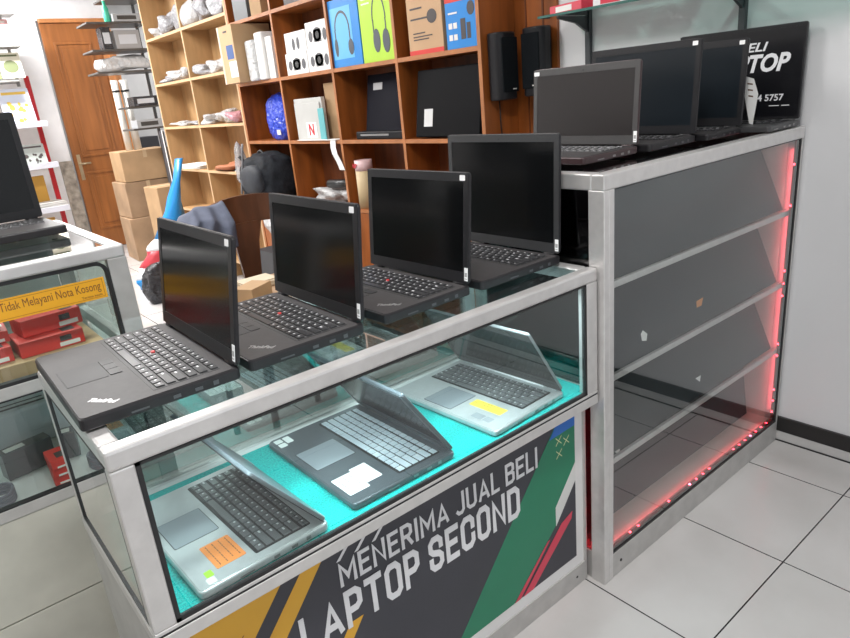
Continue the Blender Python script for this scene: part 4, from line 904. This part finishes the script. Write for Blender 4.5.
mag('pink and white magazine at the top right of the rack', .02, 2.29, .26, .24, MC[4], WPR, g); mag('pale magazine with a dark round picture below the pink one', .07, 1.97, .20, .25, MC[2], mat('dark_olive', (.1, .12, .05), .5), g)
mag('green and pink magazine left of the round pictured one', -.13, 1.97, .17, .25, MC[1], MC[0], g); mag('white magazine with a yellow picture on the upper white tray', .03, 1.50, .28, .38, MC[5], MC[3], g)
mag('yellow magazine left of the white one on the upper tray', -.27, 1.50, .26, .36, MC[3], MC[1], g); mag('dark pictured magazine on the middle white tray', .05, 1.08, .24, .24, mat('grey_green_cover', (.35, .38, .36), .5), DRK, g)
mag('cream magazine left of the dark one on the middle tray', -.22, 1.08, .24, .25, MC[2], MC[0], g)
papers('pile of white newspapers on the lowest visible tray', .0, 7.2, .6505, .34, .24, 13, 22, None, 'newspaper_stack', mat('newsprint', (.55, .54, .52), .8))
papers('pile of white papers on the middle tray of the rack', -.04, 7.26, 1.1105, .3, .15, 8, 23, None, 'paper_stack')
m = MB(); m.box(-.70, .12, 7.30, 7.36, .70, .98); m.box(-.70, .12, 7.30, 7.36, .30, .52); m.obj('yellow_back_panel', mat('ochre_panel', (.50, .27, .04), .5), mg)
# marble strip of wall left of the door
m = MB(); m.box(.36, .50, 7.872, 7.899, 0, 1.1); struct(m.obj('trim_4', mat('marbled_tile', (.34, .30, .25), .4, 0, .5, 14)))

# ------------------------------------------------------------ glass wall shelf at top right
gs = thing('wall_shelf', 'glass shelf on dark brackets high on the right wall', 'shelf', (0, 0, 0))
m = MB(); m.box(.96, XW-.003, -.15, 1.02, 1.745, 1.753); m.obj('glass_plate', glass('green_glass', (.55, .75, .70), 1.9), gs)
m = MB(); m.box(.958, .962, -.15, 1.02, 1.744, 1.754); m.obj('glass_edge', mat('green_glass_edge', (.05, .14, .12), .15), gs)
BKT = mat('grey_bracket_steel', (.07, .075, .08), .4, .5)
for y in (.93, .25):
    m = MB(); m.prism_xz([(XW-.025, 1.744), (.98, 1.744), (.98, 1.735), (1.10, 1.715), (XW-.025, 1.68)], y-.006, y+.006); m.obj('bracket', BKT, gs)
    m = MB(); m.box(XW-.022, XW-.001, y-.012, y+.012, 1.52, 2.4); m.obj('wall_rail', BKT, gs)
PKR = mat('red_white_pack', (.6, .03, .06), .4)
for i, (y, s, lb, mt) in enumerate(((.89, (.13, .20, .035), 'red and white packet at the left end of the glass shelf', PKR), (.67, (.14, .18, .03), 'white printed packet in the middle of the glass shelf', mat('white_pack', (.75, .73, .74), .35)), (.46, (.14, .17, .03), 'clear packet at the right of the glass shelf', GP))):
    t = carton(lb, (1.06, y, 1.7535), s, mt, .2*i-.2, 'packets on the glass shelf', 'packet', 'packet', prints=[('label', WPR if i == 0 else PKR, 't', (.1, .5, .1, .8)), ('label', WPR if i == 0 else PKR, 'l', (.2, .7, .2, .8))])

# ------------------------------------------------------------ lamps
def tube_lamp(x, y, L, e, along='x', s=1.0):
    t = thing('ceiling_lamp', 'white ceiling tube lamp at %s' % ('front' if y < 0 else 'the middle of the room' if y < 4 else 'the back'), 'lamp', (x, y, 3.15), 0 if along == 'x' else PI/2, 'ceiling tube lamps')
    m = MB(); m.box(-L/2, L/2, -.06, .06, -.05, 0, 0, .006); m.obj('housing', WHITE, t)
    m = MB(); m.cyl((-L/2+.03, 0, -.07), (L/2-.03, 0, -.07), .018); m.obj('tube', emit('lamp_tube_%d' % int(y*10+100+x*10), (1, .99, .97), 8), t)
    ld = D.lights.new('lamp_light', 'AREA'); ld.shape = 'RECTANGLE'; ld.size = L; ld.size_y = .22*s; ld.energy = e; ld.color = (1, .985, .97)
    lo = D.objects.new('lamp_light', ld); COL.objects.link(lo); lo.parent = t; lo.location = (0, 0, -.10)
tube_lamp(-1.1, -.6, 1.3, 36, 'x'); tube_lamp(-1.3, 2.0, 1.3, 50, 'x'); tube_lamp(-.6, 4.4, 1.3, 60, 'x'); tube_lamp(-.6, 6.6, 1.3, 125, 'x'); tube_lamp(2.2, 8.2, 1.0, 25, 'x')
def area(name, loc, rot, sx, sy, e, col, parent=None):
    ld = D.lights.new(name, 'AREA'); ld.shape = 'RECTANGLE'; ld.size = sx; ld.size_y = sy; ld.energy = e; ld.color = col
    lo = D.objects.new(name, ld); COL.objects.link(lo); lo.location = loc; lo.rotation_euler = rot; lo.parent = parent; return lo
# led tube under the front top rail of the low counter: lights the felt
m = MB(); m.cyl((X0+.08, Y0+.030, ZT-RH-.006), (X1-.08, Y0+.030, ZT-RH-.006), .004); m.obj('light_tube', emit('cool_led_tube', (.85, .97, 1), 6), cA)
area('counter_light', ((X0+X1)/2, Y0+.045, ZT-RH-.014), (math.radians(25), 0, 0), 1.05, .02, 4.5, (.80, .96, 1), cA)
area('red_light', ((BX0+BX1)/2, .026, .106), (math.radians(78), 0, 0), 1.05, .006, .16, (1, .06, .08), cB)
area('red_light', (BX1-.020, .030, .66), (PI/2, 0, math.radians(-28)), .006, 1.05, .36, (1, .09, .12), cB)
m = MB(); m.box(BX0+.046, BX0+.052, .055, .062, .10, .60); m.obj('light_strip', ST, cB)
for z in (.14, .20, .46, .50):
    m = MB(); m.box(BX0+.0435, BX0+.046, .056, .061, z, z+.006); m.obj('led', LED, cB)
area('red_light', (BX0+.040, .060, .33), (PI/2, 0, math.radians(60)), .006, .50, 1.0, (1, .05, .08), cB)

# ------------------------------------------------------------ world and view
wd = D.worlds.new('world'); bpy.context.scene.world = wd; wd.use_nodes = True
bg = wd.node_tree.nodes['Background']; bg.inputs[0].default_value = (.93, .96, 1, 1); bg.inputs[1].default_value = .75
sc_ = bpy.context.scene
sc_.view_settings.view_transform = 'Standard'; sc_.view_settings.look = 'None'; sc_.view_settings.gamma = 1; sc_.view_settings.use_curve_mapping = False
sc_.view_settings.exposure = .5
sc_.cycles.use_denoising = True
sc_.cycles.max_bounces = 12; sc_.cycles.transparent_max_bounces = 40; sc_.cycles.sample_clamp_indirect = 6
